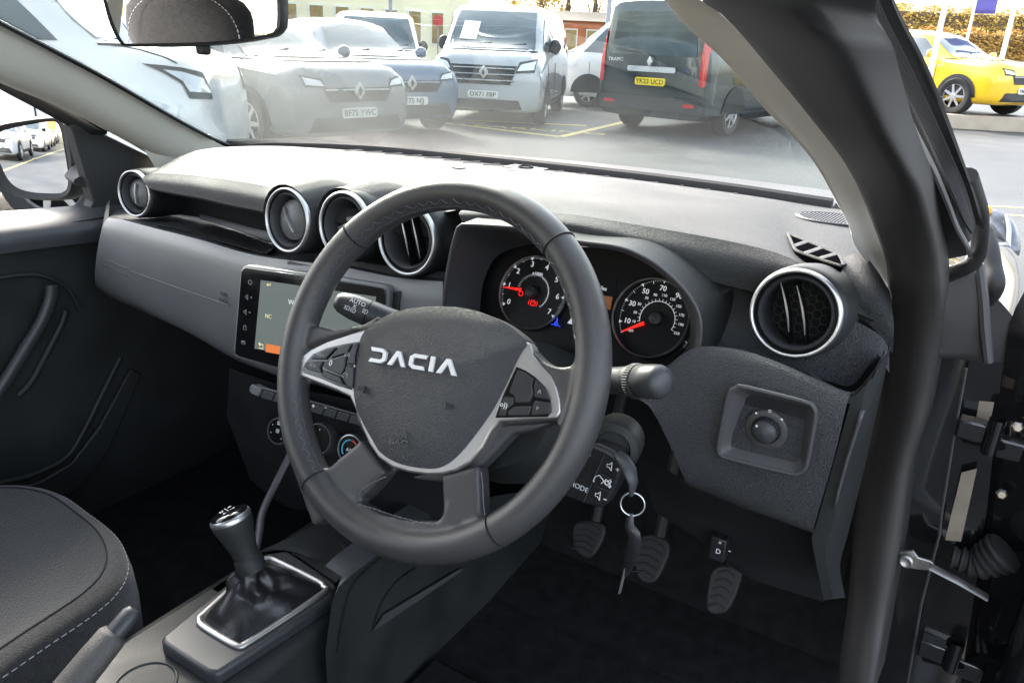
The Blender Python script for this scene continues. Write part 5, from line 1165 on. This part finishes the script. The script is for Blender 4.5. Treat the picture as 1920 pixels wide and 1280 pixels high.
# ---- vehicles
def vmat(nm,c,r=.25): return mat(nm,c,r,spec=.5,coat=.8,var=(.8,.05))
def worn_tarmac():
    m=M['asphalt']; nt=m.node_tree; N,L=nt.nodes,nt.links; b=N['Principled BSDF']; tc=N.new('ShaderNodeTexCoord')
    src=b.inputs['Base Color'].links[0].from_socket
    sp=N.new('ShaderNodeTexNoise'); sp.inputs['Scale'].default_value=45; sp.inputs['Detail'].default_value=3; L.new(tc.outputs['Object'],sp.inputs['Vector'])
    pt=N.new('ShaderNodeTexVoronoi'); pt.inputs['Scale'].default_value=.22; pt.feature='F1'; L.new(tc.outputs['Object'],pt.inputs['Vector'])
    r1=N.new('ShaderNodeMapRange'); r1.inputs['From Min'].default_value=.35; r1.inputs['From Max'].default_value=.65; r1.inputs['To Min'].default_value=.65; r1.inputs['To Max'].default_value=1.4; L.new(sp.outputs['Fac'],r1.inputs['Value'])
    bw=N.new('ShaderNodeRGBToBW'); L.new(pt.outputs['Color'],bw.inputs[0]); r2=N.new('ShaderNodeMapRange'); r2.inputs['To Min'].default_value=.75; r2.inputs['To Max'].default_value=1.2; L.new(bw.outputs[0],r2.inputs['Value'])
    mu=N.new('ShaderNodeMath'); mu.operation='MULTIPLY'; L.new(r1.outputs[0],mu.inputs[0]); L.new(r2.outputs[0],mu.inputs[1])
    mx=N.new('ShaderNodeMix'); mx.data_type='RGBA'; mx.blend_type='MULTIPLY'; mx.inputs['Factor'].default_value=1; L.new(src,mx.inputs[6]); L.new(mu.outputs[0],mx.inputs[7]); L.new(mx.outputs[2],b.inputs['Base Color'])
worn_tarmac()
VP={'white':vmat('white_paint',(.80,.80,.79)),'silver':vmat('silver_paint',(.42,.44,.46)),'grey':vmat('grey_paint',(.19,.205,.22)),'blue':vmat('blue_paint',(.10,.15,.23)),'black':vmat('minibus_paint',(.035,.045,.048)),'yellow':vmat('yellow_paint',(.85,.52,.02)),'orange':vmat('orange_paint',(.62,.38,.10)),'navy':vmat('navy_paint',(.04,.07,.20)),'silver2':vmat('silver_estate_paint',(.45,.47,.50))}
M['vglass']=mat('vehicle_glass',(.06,.085,.095),.06,spec=.7,coat=.6,var=(1.5,.3)); M['tyre']=mat('tyre',(.02,.02,.02),.8,var=(5,.2)); M['alloy']=mat('alloy',(.55,.56,.58),.3,metal=.8,var=(5,.05))
M['trimblack']=mat('trim_black',(.03,.032,.035),.5,var=(4,.2)); M['lamp']=mat('lamp_lens',(.70,.74,.78),.08,spec=.8,coat=1,var=(9,.1)); M['redlamp']=mat('tail_lamp',(.50,.03,.03),.15,coat=1,var=(5,.1)); M['plateW']=mat('plate_white',(.75,.76,.72),.4,var=(5,.05)); M['plateY']=mat('plate_yellow',(.80,.58,.03),.4,var=(5,.05)); M['platetxt']=mat('plate_text',(.02,.02,.02),.5)
ST={'suv':dict(L=4.3,st=[ # y, wlow, wmid, wbelt, wtop, zlow, zmid, zbelt, ztope, ztopc
 (2.15,.55,.62,.60,.50,.32,.55,.70,.80,.82),(2.08,.78,.84,.80,.70,.24,.55,.82,.92,.95),(1.85,.86,.90,.87,.76,.22,.58,.90,1.00,1.03),(1.3,.88,.91,.90,.76,.22,.60,.95,1.04,1.08),(.92,.88,.91,.90,.72,.22,.60,.98,1.08,1.12),
 (.50,.88,.91,.89,.64,.22,.60,1.0,1.32,1.36),(.10,.88,.91,.89,.60,.22,.60,1.01,1.50,1.55),(-.6,.88,.91,.89,.58,.22,.60,1.02,1.54,1.60),(-1.3,.88,.92,.89,.57,.22,.62,1.04,1.50,1.56),(-1.85,.86,.90,.87,.55,.24,.64,1.05,1.38,1.44),(-2.08,.82,.86,.82,.55,.28,.64,1.02,1.18,1.22),(-2.15,.7,.74,.70,.5,.34,.6,.9,.98,1.0)],
 wx=1.32,wr=.35,ww=.22,ws=[(-.66,1.07),(.66,1.07),(.50,1.50),(-.50,1.50)],sw=[[(.72,1.06),(.20,1.42),(-.40,1.47),(-.40,1.06)],[(-.48,1.06),(-.48,1.47),(-1.25,1.43),(-1.5,1.10)]],rw=[(-.55,1.08),(.55,1.08),(.45,1.36),(-.45,1.36)],hl=(.60,.82,.24,.13),pz=.50,gz=(.62,.78),H=1.6),
 'van':dict(L=5.1,st=[
 (2.55,.62,.70,.66,.52,.30,.60,.85,.98,1.00),(2.46,.84,.92,.86,.74,.24,.60,.95,1.10,1.13),(2.2,.92,.96,.93,.80,.22,.62,1.02,1.18,1.22),(1.90,.93,.97,.94,.80,.22,.62,1.06,1.26,1.30),
 (1.45,.93,.97,.95,.80,.22,.62,1.10,1.66,1.70),(1.12,.93,.97,.95,.80,.22,.62,1.12,1.88,1.92),(.6,.93,.97,.96,.80,.22,.62,1.14,1.93,1.98),(-1.0,.93,.97,.96,.80,.22,.62,1.14,1.93,1.98),(-2.35,.93,.97,.95,.79,.24,.62,1.14,1.90,1.95),(-2.5,.90,.93,.90,.75,.30,.62,1.12,1.84,1.88),(-2.53,.84,.88,.86,.70,.36,.62,1.10,1.78,1.82)],
 wx=1.55,wr=.34,ww=.22,ws=[(-.76,1.24),(.76,1.24),(.68,1.84),(-.68,1.84)],sw=[[(1.72,1.22),(1.22,1.74),(.45,1.78),(.45,1.20)]],rw=[(-.74,1.16),(.74,1.16),(.66,1.78),(-.66,1.78)],hl=(.70,.95,.28,.22),pz=.52,gz=(.68,.98),H=1.98)}
def conform(bvh,poly,kind,sgn,off=.012,n=5):
    bm=bmesh.new(); vs=[bm.verts.new((a,b,0)) for a,b in poly]; f=bm.faces.new(vs)
    bmesh.ops.triangulate(bm,faces=[f])
    for _ in range(n if n<4 else 3): bmesh.ops.subdivide_edges(bm,edges=list(bm.edges),cuts=1,use_grid_fill=True)
    bm.verts.ensure_lookup_table(); out=[]
    for v in bm.verts:
        a,b=v.co.x,v.co.y
        if kind=='f': o=V((a,sgn*6,b)); d=V((0,-sgn,0))
        else: o=V((sgn*4,a,b)); d=V((-sgn,0,0))
        h=bvh.ray_cast(o,d)
        if h[0] is None: p=V((a,sgn*2.1,b)) if kind=='f' else V((sgn*.9,a,b)); nn=-d
        else: p,nn=h[0],h[1]
        if nn.dot(d)>0: nn=-nn
        out.append(p+nn*off)
    fs=[tuple(v.index for v in f.verts) for f in bm.faces]; bm.verts.index_update(); bm.free()
    g=G(); g.add(out,fs); return g
def rect(x0,z0,x1,z1,r=.02): return [(x0+r,z0),(x1-r,z0),(x1,z0+r),(x1,z1-r),(x1-r,z1),(x0+r,z1),(x0,z1-r),(x0,z0+r)]
def vehicle(name,label,cat,kind,paint,loc,head,group=None,plate_=None,rear_plate=None,scale=1,lower=None,roofm=None,panelvan=False,plain=False,lamps='wide',hsc=1):
    T=ST[kind]; v=empty(name,(loc[0],loc[1],loc[2] if len(loc)>2 else 0),math.atan2(head[1],head[0])-PI/2); v.scale=(scale,)*3; tag(v,label,cat,group)
    rows=[]
    for s in T['st']:
        y,wl,wm,wb,wt,zl,zm,zb,ze,zc=s
        half=[V((0,y,zl)),V((wl*.7,y,zl)),V((wl,y,zl+.06)),V((wm,y,zm)),V((wm,y,(zm+zb)/2+.03)),V((wb,y,zb)),V((wt,y,ze-.04)),V((wt*.85,y,ze+.02)),V((wt*.4,y,zc)),V((0,y,zc))]
        full=half+[V((-p.x,p.y,p.z)) for p in half[-2:0:-1]]
        rows.append(full)
    nc=len(rows[0]); cols=[cr([r[i] for r in rows],40) for i in range(nc)]
    R=[[cols[i][k] for i in range(nc)] for k in range(40)]
    R=[cr(r,48,True)[:48] for r in R]
    g=G(); g.grid(R,True); g.add(R[0],[tuple(range(48))]); g.add(R[-1],[tuple(range(48))])
    body=obj('body',g,VP[paint],v,ang=40)
    me=body.data; bvh=BVHTree.FromPolygons([p.co for p in me.vertices],[tuple(p.vertices) for p in me.polygons])
    def cf(nm,poly,k,s,mt,off=.012,par=None): return obj(nm,conform(bvh,poly,k,s,off),M[mt] if isinstance(mt,str) else mt,par or v,weld=False)
    cf('windscreen',T['ws'],'f',1,'vglass')
    if not panelvan or kind=='van': cf('rear_window',T['rw'],'f',-1,'vglass')
    for s in (1,-1):
        for p in T['sw']: cf('side_window',p,'s',s,'vglass',.010)
        hx,hz,hw,hh=T['hl']
        cf('headlamp_housing',[(s*(hx-hw*.62),hz-hh*.38),(s*(hx+hw*.5),hz-hh*.28),(s*(hx+hw*.56),hz+hh*.66),(s*(hx-hw*.40),hz+hh*.42)],'f',1,'trimblack',.010)
        cf('headlight',[(s*(hx-hw/2),hz-hh*.2),(s*(hx+hw*.45),hz-hh*.1),(s*(hx+hw/2),hz+hh/2),(s*(hx-hw*.3),hz+hh*.25)],'f',1,'lamp',.014)
        if kind=='van': cf('side_light',[(T['st'][1][0]-.02,.86),(T['st'][2][0]-.42,1.06),(T['st'][2][0]-.36,.90),(T['st'][1][0]-.05,.74)],'s',s,'lamp',.014)
        if kind=='van': cf('tail_lamp',rect(s*.88-.06,.75,s*.88+.03,1.50),'f',-1,'redlamp',.02)
        else: cf('tail_lamp',rect(s*.66-.16,.86,s*.66+.16,1.0),'f',-1,'redlamp',.02)
        # side lamp return, sill and arches
        yy=T['st'][2][0]
        cf('sill',[(-T['wx']+.4,.23),(T['wx']-.4,.23),(T['wx']-.4,.38),(-T['wx']+.4,.38)],'s',s,'trimblack',.012)
        for wy in (T['wx'],-T['wx']):
            arc=[(wy+(T['wr']+.07)*math.cos(a),T['wr']+(T['wr']+.07)*math.sin(a)) for a in [PI*k/14 for k in range(15)]]; arc=[(a,max(b,.24)) for a,b in arc]
            cf('wheel_arch',arc,'s',s,'trimblack',.014)
            w=obj('wheel',G().lathe([(T['wr']*.66,.02),(T['wr']*.70,.035),(T['wr']*.93,.035),(T['wr'],.0),(T['wr'],-.16),(T['wr']*.8,-.2),(.01,-.2)],(s*.925,wy,T['wr']),(s,0,0),32),M['tyre'],v,ang=50)
            g=G(); r=T['wr']*.66; g.lathe([(r,.02),(r*.96,.03),(r*.92,.005)],(s*.925,wy,T['wr']),(s,0,0),32)
            for k in range(7):
                a=2*PI*k/7; d1=V((0,math.cos(a),math.sin(a))); c_=V((s*.925,wy,T['wr'])); tn=V((0,-math.sin(a),math.cos(a)))
                g.prism([c_+d1*r*.1-tn*r*.13+V((s*.02,0,0)),c_+d1*r*.95-tn*r*.09+V((s*.02,0,0)),c_+d1*r*.95+tn*r*.09+V((s*.02,0,0)),c_+d1*r*.1+tn*r*.13+V((s*.02,0,0))],(s*.012,0,0))
            g.lathe([(r*.22,.03),(r*.18,.04),(.003,.04)],(s*.925,wy,T['wr']),(s,0,0),16)
            obj('rim',g,M['alloy'],w,ang=40)
        zs=T['ws'][0][1]; my=T['st'][4][0]*.86
        g=G(); c_=V((s*1.02,my-.12,zs+.06)); rr=[]
        for k in range(7):
            t=-1+2*k/6; q=math.sqrt(max(.02,1-t*t)); rr.append([c_+V((t*.11,.055*q*math.cos(a),.10*q*math.sin(a)*(1.25 if kind=='van' else .85))) for a in [2*PI*i/12 for i in range(12)]])
        g.grid(rr,True); g.add(rr[0],[tuple(range(12))]); g.add(rr[-1],[tuple(range(12))]); dm_=obj('door_mirror',g,VP[paint] if kind=='suv' else M['trimblack'],v,ang=80)
        # door shut lines
        g=G()
        for yy in ((.78,-.42,-1.32) if kind=='suv' else (1.55,.42)):
            pts=[]
            for zz_ in [ .30+.08*i for i in range(10)]:
                h=bvh.ray_cast(V((s*4,yy,zz_)),V((-s,0,0)))
                if h[0] is not None: pts.append(h[0]+V((s*.002,0,0)))
            if len(pts)>2: g.tube(pts,.006,seg=4)
        obj('shut_line',g,M['trimblack'],v)
    z0,z1=T['gz']
    zs0=T['ws'][0][1]-.03
    pts=[]
    for x in [-.80+1.6*i/16 for i in range(17)]:
        h=bvh.ray_cast(V((x,6,zs0)),V((0,-1,0)))
        if h[0] is not None: pts.append(h[0]+V((0,.006,.0)))
    g=G()
    if len(pts)>2: g.tube(pts,.014,seg=5)
    hx0=T['hl'][0]
    for s in (1,-1):
        q=[]
        for k in range(8):
            yy=T['st'][1][0]-.06-k*(.95 if kind=='suv' else .45)/7; h=bvh.ray_cast(V((s*(hx0+.04),yy,3)),V((0,0,-1)))
            if h[0] is not None: q.append(h[0]+V((0,0,.002)))
        if len(q)>2: g.tube(q,.006,seg=4)
    obj('bonnet_gap',g,M['trimblack'],v)
    g=G(); zc=T['ws'][0][1]
    for s in (-.15,.45):
        q=[]
        for k in range(6):
            h=bvh.ray_cast(V((s-.09*k,6,zc+.03+.012*k)),V((0,-1,0)))
            if h[0] is not None: q.append(h[0]+V((0,.03,0)))
        if len(q)>2: g.tube(q,.010,seg=4)
    obj('wiper',g,M['trimblack'],v)
    hw=.52 if kind=='suv' else .56
    if not plain: cf('grille',[(-hw,z1),( -hw*.8,z0),(hw*.8,z0),(hw,z1)],'f',1,'trimblack',.012)
    g=G(); 
    for k in range(3):
        z=z0+(z1-z0)*(k+.7)/3.2; pts=[]
        for x in [-hw*.92+hw*1.84*i/12 for i in range(13)]:
            h=bvh.ray_cast(V((x,6,z)),V((0,-1,0)))
            if h[0] is not None: pts.append(h[0]+V((0,.022,0)))
        if kind=='van' and len(pts)>2: g.tube(pts,.018,.012,seg=6,up=(0,0,1))
        elif len(pts)>2 and k==2: g.tube(pts,.010,seg=6)
    if not plain: obj('grille_bar',g,M['alloy'],v)
    cf('lower_intake',[(-.62,.46),(-.70,.30),(.70,.30),(.62,.46)] if kind=='suv' else [(-.60,.44),(-.66,.30),(.66,.30),(.60,.44)],'f',1,'trimblack',.012)
    h=bvh.ray_cast(V((0,6,(z0+z1)/2+.04)),V((0,-1,0))); 
    if h[0] is not None and paint not in('white',):
        p=h[0]+V((0,.03,0)); F=Frame(p,(-1,0,0),(0,0,1)); g=G(); plate(g,F,[(0,.11),(.075,.02),(.075,-.02),(0,-.11),(-.075,-.02),(-.075,.02)],-.02,.012); em=obj('emblem',g,M['alloy'],v,bevel=.012)
        g=G(); plate(g,F,[(0,.055),(.03,0),(0,-.055),(-.03,0)],.010,.016); obj('emblem_centre',g,M['trimblack'],em,smooth=False)
    def plt(s,txt,mt,z):
        h=bvh.ray_cast(V((0,s*6,z)),V((0,-s,0)))
        if h[0] is None: return
        p=h[0]+V((0,s*.03,0)); F=Frame(p,(-s,0,0),(0,0,1)); g=G(); plate(g,F,rect(-.26,-.056,.26,.056),-.02,.004); pn=obj('number_plate',g,M[mt],v,smooth=False)
        g=G(); textg(g,txt,F,0,-.002,.098,h=.006,sx=1.05,bold=.015); obj('plate_lettering',g,M['platetxt'],pn,smooth=False,weld=False)
    if plate_: plt(1,plate_,'plateW',T['pz'])
    if rear_plate: plt(-1,rear_plate,'plateY',.78)
    return v,bvh,cf
RW='vehicles parked nose-out in the row ahead'
vehicle('van','white van parked nearest on the left, its long headlight beside the rear-view mirror','van','van','white',(-6.42,2.0),(.78,.63),RW,plain=True)
vehicle('estate_car','pale grey crossover with black wheel arches and plate BF75 YWC beside the nearest white van','car','suv','grey',(-7.88,6.72),(.99,-.12),RW,plate_='BF75 YWC')
vehicle('estate_car','blue crossover half hidden behind the pale grey crossover','car','suv','blue',(-8.65,9.3),(.93,-.36),RW,plate_='DF75 NJJ')
vehicle('van','white van half hidden behind the blue crossover, left of the silver van','van','van','white',(-11.2,12.8),(.72,-.69),RW,scale=.92)
sv=vehicle('van','silver van with a large barred chrome grille facing us ahead','van','van','silver',(-7.88,13.0),(.40,-.915),RW,plate_='DX71 EBP')
vehicle('van','small white van seen from the side beyond the silver van','van','van','white',(-6.75,17.9),(-.93,-.36),None,scale=1.0)
bus=vehicle('minibus','black minibus seen from behind, yellow plate, large rear window and white wheel trims','minibus','van','black',(-4.15,14.75),(.12,.99),None,rear_plate='YK23 UCD',scale=1.07)
yc=vehicle('hatchback','bright yellow crossover with a black wheel arch parked beyond the kerb','car','suv','yellow',(-1.22,20.95,.285),(.85,-.5),None,scale=1.08,plate_='YM24 HTC')
# mirror-world neighbours (really behind us on the left)
vehicle('estate_car','silver crossover parked behind us, seen only in the left door mirror','car','suv','silver2',(-5.6,-10.5),(.1,1),'cars seen in the door mirror',plate_='YD71 KLP')
vehicle('van','white van parked behind us, seen only in the left door mirror','van','van','white',(-6.0,-17),(.1,1),'cars seen in the door mirror')
vehicle('hatchback','orange hatchback parked behind us, seen only in the left door mirror','car','suv','orange',(-6.8,-23.5),(.1,1),'cars seen in the door mirror')
vehicle('hatchback','blue hatchback farthest behind us, seen only in the left door mirror','car','suv','navy',(-7.9,-32.0),(.1,1),'cars seen in the door mirror')
# details on the minibus rear
bv,bb,bc=bus
bc('bumper',rect(-.90,.36,.90,.56),'f',-1,'trimblack',.03); bc('garnish',rect(-.42,.92,.42,1.0),'f',-1,'alloy',.03)
for s in (-1,1): bc('reflector',rect(s*.70-.10,.44,s*.70+.10,.49),'f',-1,'redlamp',.045)
p=bb.ray_cast(V((-.3,-6,1.45)),V((0,1,0)))[0]; g=G(); g.tube([V((0,-2.60,1.14)),V((-.25,-2.60,1.20)),V((-.62,-2.58,1.24))],.014,seg=6); obj('rear_wiper',g,M['trimblack'],bv)
FE=Frame((0.0,-2.60,1.07),(1,0,0),(0,0,1)); g=G(); textg(g,'TRAFIC',Frame((-.62,-2.60,1.08),(1,0,0),(0,0,1)),0,0,.07,h=.0,sx=1.2,bold=.02); obj('badge_lettering',g,M['alloy'],bv,smooth=False,weld=False)
g=G(); plate(g,FE,[(0,.08),(.05,0),(0,-.08),(-.05,0)],-.02,.03); obj('badge',g,M['alloy'],bv,bevel=.01)
# papers in the silver van's screen
svv,sb,scf=sv
g=conform(sb,[(.28,1.35),(.58,1.36),(.55,1.66),(.26,1.65)],'f',1,.022); obj('windscreen_paper',g,M['plateW'],svv,weld=False)
# ---- post, poles, buildings, planting
M['render']=mat('pale_render',(.82,.74,.52),.85,var=(.3,.08)); M['roofslate']=mat('roof_slate',(.22,.18,.15),.8,var=(.5,.15)); M['window']=mat('building_glass',(.30,.20,.07),.15,spec=.6,var=(2,.3)); M['brick']=mat('orange_brick',(.50,.16,.07),.85,bump=('noise',6,.5,.02),var=(1.5,.2)); M['pole']=mat('pole_metal',(.30,.30,.36),.4,metal=.3,var=(2,.1)); M['flag']=mat('flag_cloth',(.14,.12,.42),.8,var=(2,.1)); M['wpole']=mat('white_pole',(.72,.72,.72),.4,var=(2,.05)); M['fence']=mat('fence_paint',(.30,.27,.10),.6,var=(2,.1))
def building(name,label,a,b,depth,h,mt,rows_,cols_,wz0=1.0,roofh=1.5):
    a,b=V((a[0],a[1],0)),V((b[0],b[1],0)); u=(b-a).normalized(); n=V((-u.y,u.x,0)); L=(b-a).length; F=Frame(a,u,(0,0,1))
    root=empty(name,tuple(a)); tag(root,label,'building')
    def ro(nm,g,m_,**k): g.v=[p-a for p in g.v]; return obj(nm,g,m_,root,**k)
    g=G(); g.prism([a,b,b+n*depth,a+n*depth],(0,0,h)); ro('wall',g,M[mt],smooth=False)
    g=G(); e=.4; A,B=a-u*e-n*e,b+u*e-n*e; C_,D=B+n*(depth+2*e),A+n*(depth+2*e); z=V((0,0,h+.003)); r0,r1=(A+D)/2+V((0,0,h+roofh)),(B+C_)/2+V((0,0,h+roofh))
    g.add([A+z,B+z,C_+z,D+z,r0,r1],[(0,1,5,4),(2,3,4,5),(0,4,3),(1,2,5),(0,3,2,1)]); ro('roof',g,M['roofslate'],smooth=False)
    fh=h/rows_
    for r in range(rows_):
        for c in range(cols_):
            x=L*(c+.5)/cols_; z0=fh*r+fh*.32; w=min(1.4,L/cols_*.5)
            g=G(); g.prism([F.P(x-w/2-.08,z0-.08,.0),F.P(x+w/2+.08,z0-.08,0),F.P(x+w/2+.08,z0+fh*.48+.08,0),F.P(x-w/2-.08,z0+fh*.48+.08,0)],F.n*.06); f=ro('window',g,M['plateW'],smooth=False)
            g=G(); g.prism([F.P(x-w/2,z0,.061),F.P(x+w/2,z0,.061),F.P(x+w/2,z0+fh*.48,.061),F.P(x-w/2,z0+fh*.48,.061)],F.n*.01); g.v=[p-a for p in g.v]; obj('pane',g,M['window'],f,smooth=False)
    return root
def dirpt(px,dist): d=ray(px,80); h=math.hypot(d.x,d.y); return (CAM.x+d.x/h*dist,CAM.y+d.y/h*dist)
building('office_building','long pale rendered building with amber windows beyond the row of vans',dirpt(180,46),dirpt(880,52),12,7.2,'render',2,14)
building('brick_building','orange brick building beyond the silver van',dirpt(1010,62),dirpt(1130,62),8,3.1,'brick',1,3,roofh=.8)
building('warehouse','pale building far beyond on the right',dirpt(1420,75),dirpt(2000,95),12,5.0,'render',1,9)
building('showroom','low building behind us reflected in the mirrors',(14,-30),(-26,-36),10,6.5,'render',2,10)
def pole(name,label,px,dist,h,r,mt,flag=None,cat='pole',lean=0):
    x,y=dirpt(px,dist); o=empty(name,(x,y,0)); tag(o,label,cat)
    obj('post',G().tube([V((0,0,0)),V((lean*h,0,h))],[r,r*.7],seg=12),M[mt],o)
    obj('base_plate',G().lathe([(r*2.2,0),(r*2.2,.05),(r*1.2,.06)],(0,0,0),(0,0,1),16),M[mt],o)
    if flag:
        rows=[[V((.04+.55*i/8,.05*math.sin(i*.9+j*.3)*(i/8),h-.1-flag*j/10)) for i in range(9)] for j in range(11)]
        obj('flag',G().grid(rows),M['flag'],o,solid=.01,ang=180)
    return o
pole('lamp_post','slim dark lamp post standing before the pale building',733,38,8,.09,'pole',cat='lamp post')
pole('lamp_post','blue-grey lamp post between the small white van and the minibus',1137,27,7,.09,'pole',cat='lamp post')
pole('flagpole','tall white flagpole left of the yellow crossover',1757,16.5,6,.05,'wpole',cat='flagpole')
pole('flagpole','flagpole with a furled purple banner behind the yellow crossover',1886,27,6,.07,'wpole',2.0,cat='flagpole')
pole('sign_post','thin post with a purple banner between the two flagpoles',1812,30,4.5,.05,'wpole',1.6,cat='flagpole')
# low railing
x0,y0=dirpt(1050,50); x1,y1=dirpt(1110,50); r=empty('railing',(x0,y0,0)); tag(r,'dark yellow railing in front of the orange brick building','railing')
g=G(); L=V((x1-x0,y1-y0,0)); 
for k in range(25): p=L*k/24; g.tube([p,p+V((0,0,1.1))],.03,seg=6)
obj('bars',g,M['fence'],r); g=G(); g.tube([V((0,0,1.1)),L+V((0,0,1.1))],.04,seg=6); obj('top_rail',g,M['fence'],r)
# traffic cone like red dot: small red road sign
o=pole('road_sign','round red road sign behind the white van',821,40,2.3,.04,'pole',cat='road sign'); g=G(); g.lathe([(.25,0),(.25,.03),(.001,.03)],(0,0,2.2),tuple((V((CAM.x,CAM.y,0))-V((o.location.x,o.location.y,0))).normalized()),24); obj('sign_face',g,M['redlamp'],o)
# trees: golden autumn crowns
leafm=[mat('golden_leaves',(.60,.42,.09),.7,var=(.8,.25)),mat('amber_leaves',(.52,.30,.07),.7,var=(.8,.25)),mat('straw_leaves',(.55,.38,.12),.7,var=(.8,.25)),mat('green_leaves',(.10,.12,.04),.7,var=(.8,.25))]
M['bark']=mat('bark',(.14,.10,.07),.9,bump=('noise',20,.6,.02),var=(3,.2))
def tree(label,x,y,h,w,mi,seed,group='golden trees beyond the car park',z0=0):
    R=random.Random(seed); o=empty('tree',(x,y,z0)); tag(o,label,'tree',group)
    g=G(); g.tube([V((0,0,0)),V((.05,.05,h*.35)),V((0,.1,h*.7))],[.05*w+.08,.04*w+.05,.03],seg=8)
    cl=[]
    for k in range(9):
        a=R.uniform(0,2*PI); t=R.uniform(.35,.95); r=w*.5*math.sin(PI*min(.95,t))*R.uniform(.4,.9); c=V((r*math.cos(a),r*math.sin(a),h*t)); cl.append(c); g.tube([V((0,0,h*.3)),c*.6+V((0,0,h*.15)),c],[.05,.03,.012],seg=5)
    obj('trunk',g,M['bark'],o)
    g=G()
    for k in range(2600):
        c=R.choice(cl); d=V((R.gauss(0,1),R.gauss(0,1),R.gauss(0,.8))); p=c+d*w*.13; s=R.uniform(.06,.16); n=V((R.gauss(0,1),R.gauss(0,1),R.gauss(0,1))).normalized(); u=n.cross(V((0,0,1))).normalized()*s; q=n.cross(u)
        g.add([p-u,p+q*.6,p+u,p-q*.6],[(0,1,2,3)])
    obj('crown',g,leafm[mi],o,smooth=False,weld=False)
tl_=[(1010,70,9,7,0,'golden tree left of the orange brick building'),(1060,74,10,7,1,'amber tree above the orange brick building'),(1110,70,9,7,0,'golden tree right above the railing'),(960,78,9,7,2,'straw-coloured tree behind the silver van')]
for i,(px,d,h,w,mi,lab) in enumerate(tl_): x,y=dirpt(px,d); tree(lab,x,y,h,w,mi,i+1)
# clipped amber hedge bank at the right
def hedge(name,label,a,b,h,th,mi,n,seed):
    R=random.Random(seed); a,b=V((a[0],a[1],0)),V((b[0],b[1],0)); o=empty(name,tuple(a)); tag(o,label,'hedge'); L=b-a; nn=V((-L.y,L.x,0)).normalized()
    g=G(); g.prism([V((0,0,0)),L,L+nn*th*.7,nn*th*.7],(0,0,h*.93)); obj('stems',g,M['bark'],o,smooth=False)
    g=G()
    for k in range(n):
        t=R.random(); z=R.uniform(0,h)*(1+.05*math.sin(t*40)); e=R.uniform(-.15,.2) if z<h*.92 else R.uniform(0,th)
        p=L*t+nn*e+V((0,0,z)); s=R.uniform(.05,.12); q=V((R.gauss(0,1),R.gauss(0,1),R.gauss(0,1))).normalized(); u=q.cross(V((0,0,1))).normalized()*s; w=q.cross(u); g.add([p-u,p+w*.6,p+u,p-w*.6],[(0,1,2,3)])
    obj('foliage',g,leafm[mi],o,smooth=False,weld=False)
hedge('hedge','tall clipped amber hedge behind the yellow crossover',dirpt(1600,44),dirpt(2050,52),2.9,1.2,1,24000,5)
hedge('hedge','golden upper hedge on the bank behind the amber hedge',dirpt(1600,50),dirpt(2050,58),4.2,1.5,0,16000,6)

# ================================================================== LIGHT, CAMERA
w=bpy.data.worlds.new('World'); SC.world=w; w.use_nodes=True; N=w.node_tree.nodes; sk=N.new('ShaderNodeTexSky'); sk.sky_type='NISHITA'; sk.sun_disc=False
SUN_EL,SUN_AZ=math.radians(32),math.radians(-60)    # azimuth from +Y towards +X
sk.sun_elevation=SUN_EL; sk.sun_rotation=SUN_AZ; sk.air_density=1.2; sk.dust_density=3.5; sk.ozone_density=1
hs=N.new('ShaderNodeHueSaturation'); hs.inputs['Saturation'].default_value=.5; w.node_tree.links.new(sk.outputs[0],hs.inputs['Color']); w.node_tree.links.new(hs.outputs[0],N['Background'].inputs['Color']); N['Background'].inputs['Strength'].default_value=.15
sl=bpy.data.lights.new('Sun','SUN'); sl.energy=1.5; sl.angle=math.radians(12); sl.color=(1,.93,.82); so=bpy.data.objects.new('Sun',sl); COL.objects.link(so)
sd=V((math.sin(SUN_AZ)*math.cos(SUN_EL),math.cos(SUN_AZ)*math.cos(SUN_EL),math.sin(SUN_EL))); so.rotation_euler=sd.to_track_quat('Z','Y').to_euler()
cam=bpy.data.cameras.new('Camera'); co=bpy.data.objects.new('Camera',cam); COL.objects.link(co); SC.camera=co
cam.sensor_width=36; cam.lens=36*FPX/1920; cam.clip_start=.01; cam.clip_end=2000
R3=Matrix((RC.col[0],-RC.col[1],-RC.col[2])).transposed(); co.matrix_world=Matrix.Translation(CAM)@R3.to_4x4()
SC.view_settings.view_transform='Standard'; SC.view_settings.look='None'; SC.view_settings.exposure=2.65; SC.view_settings.gamma=1
SC.render.resolution_x=1024; SC.render.resolution_y=682
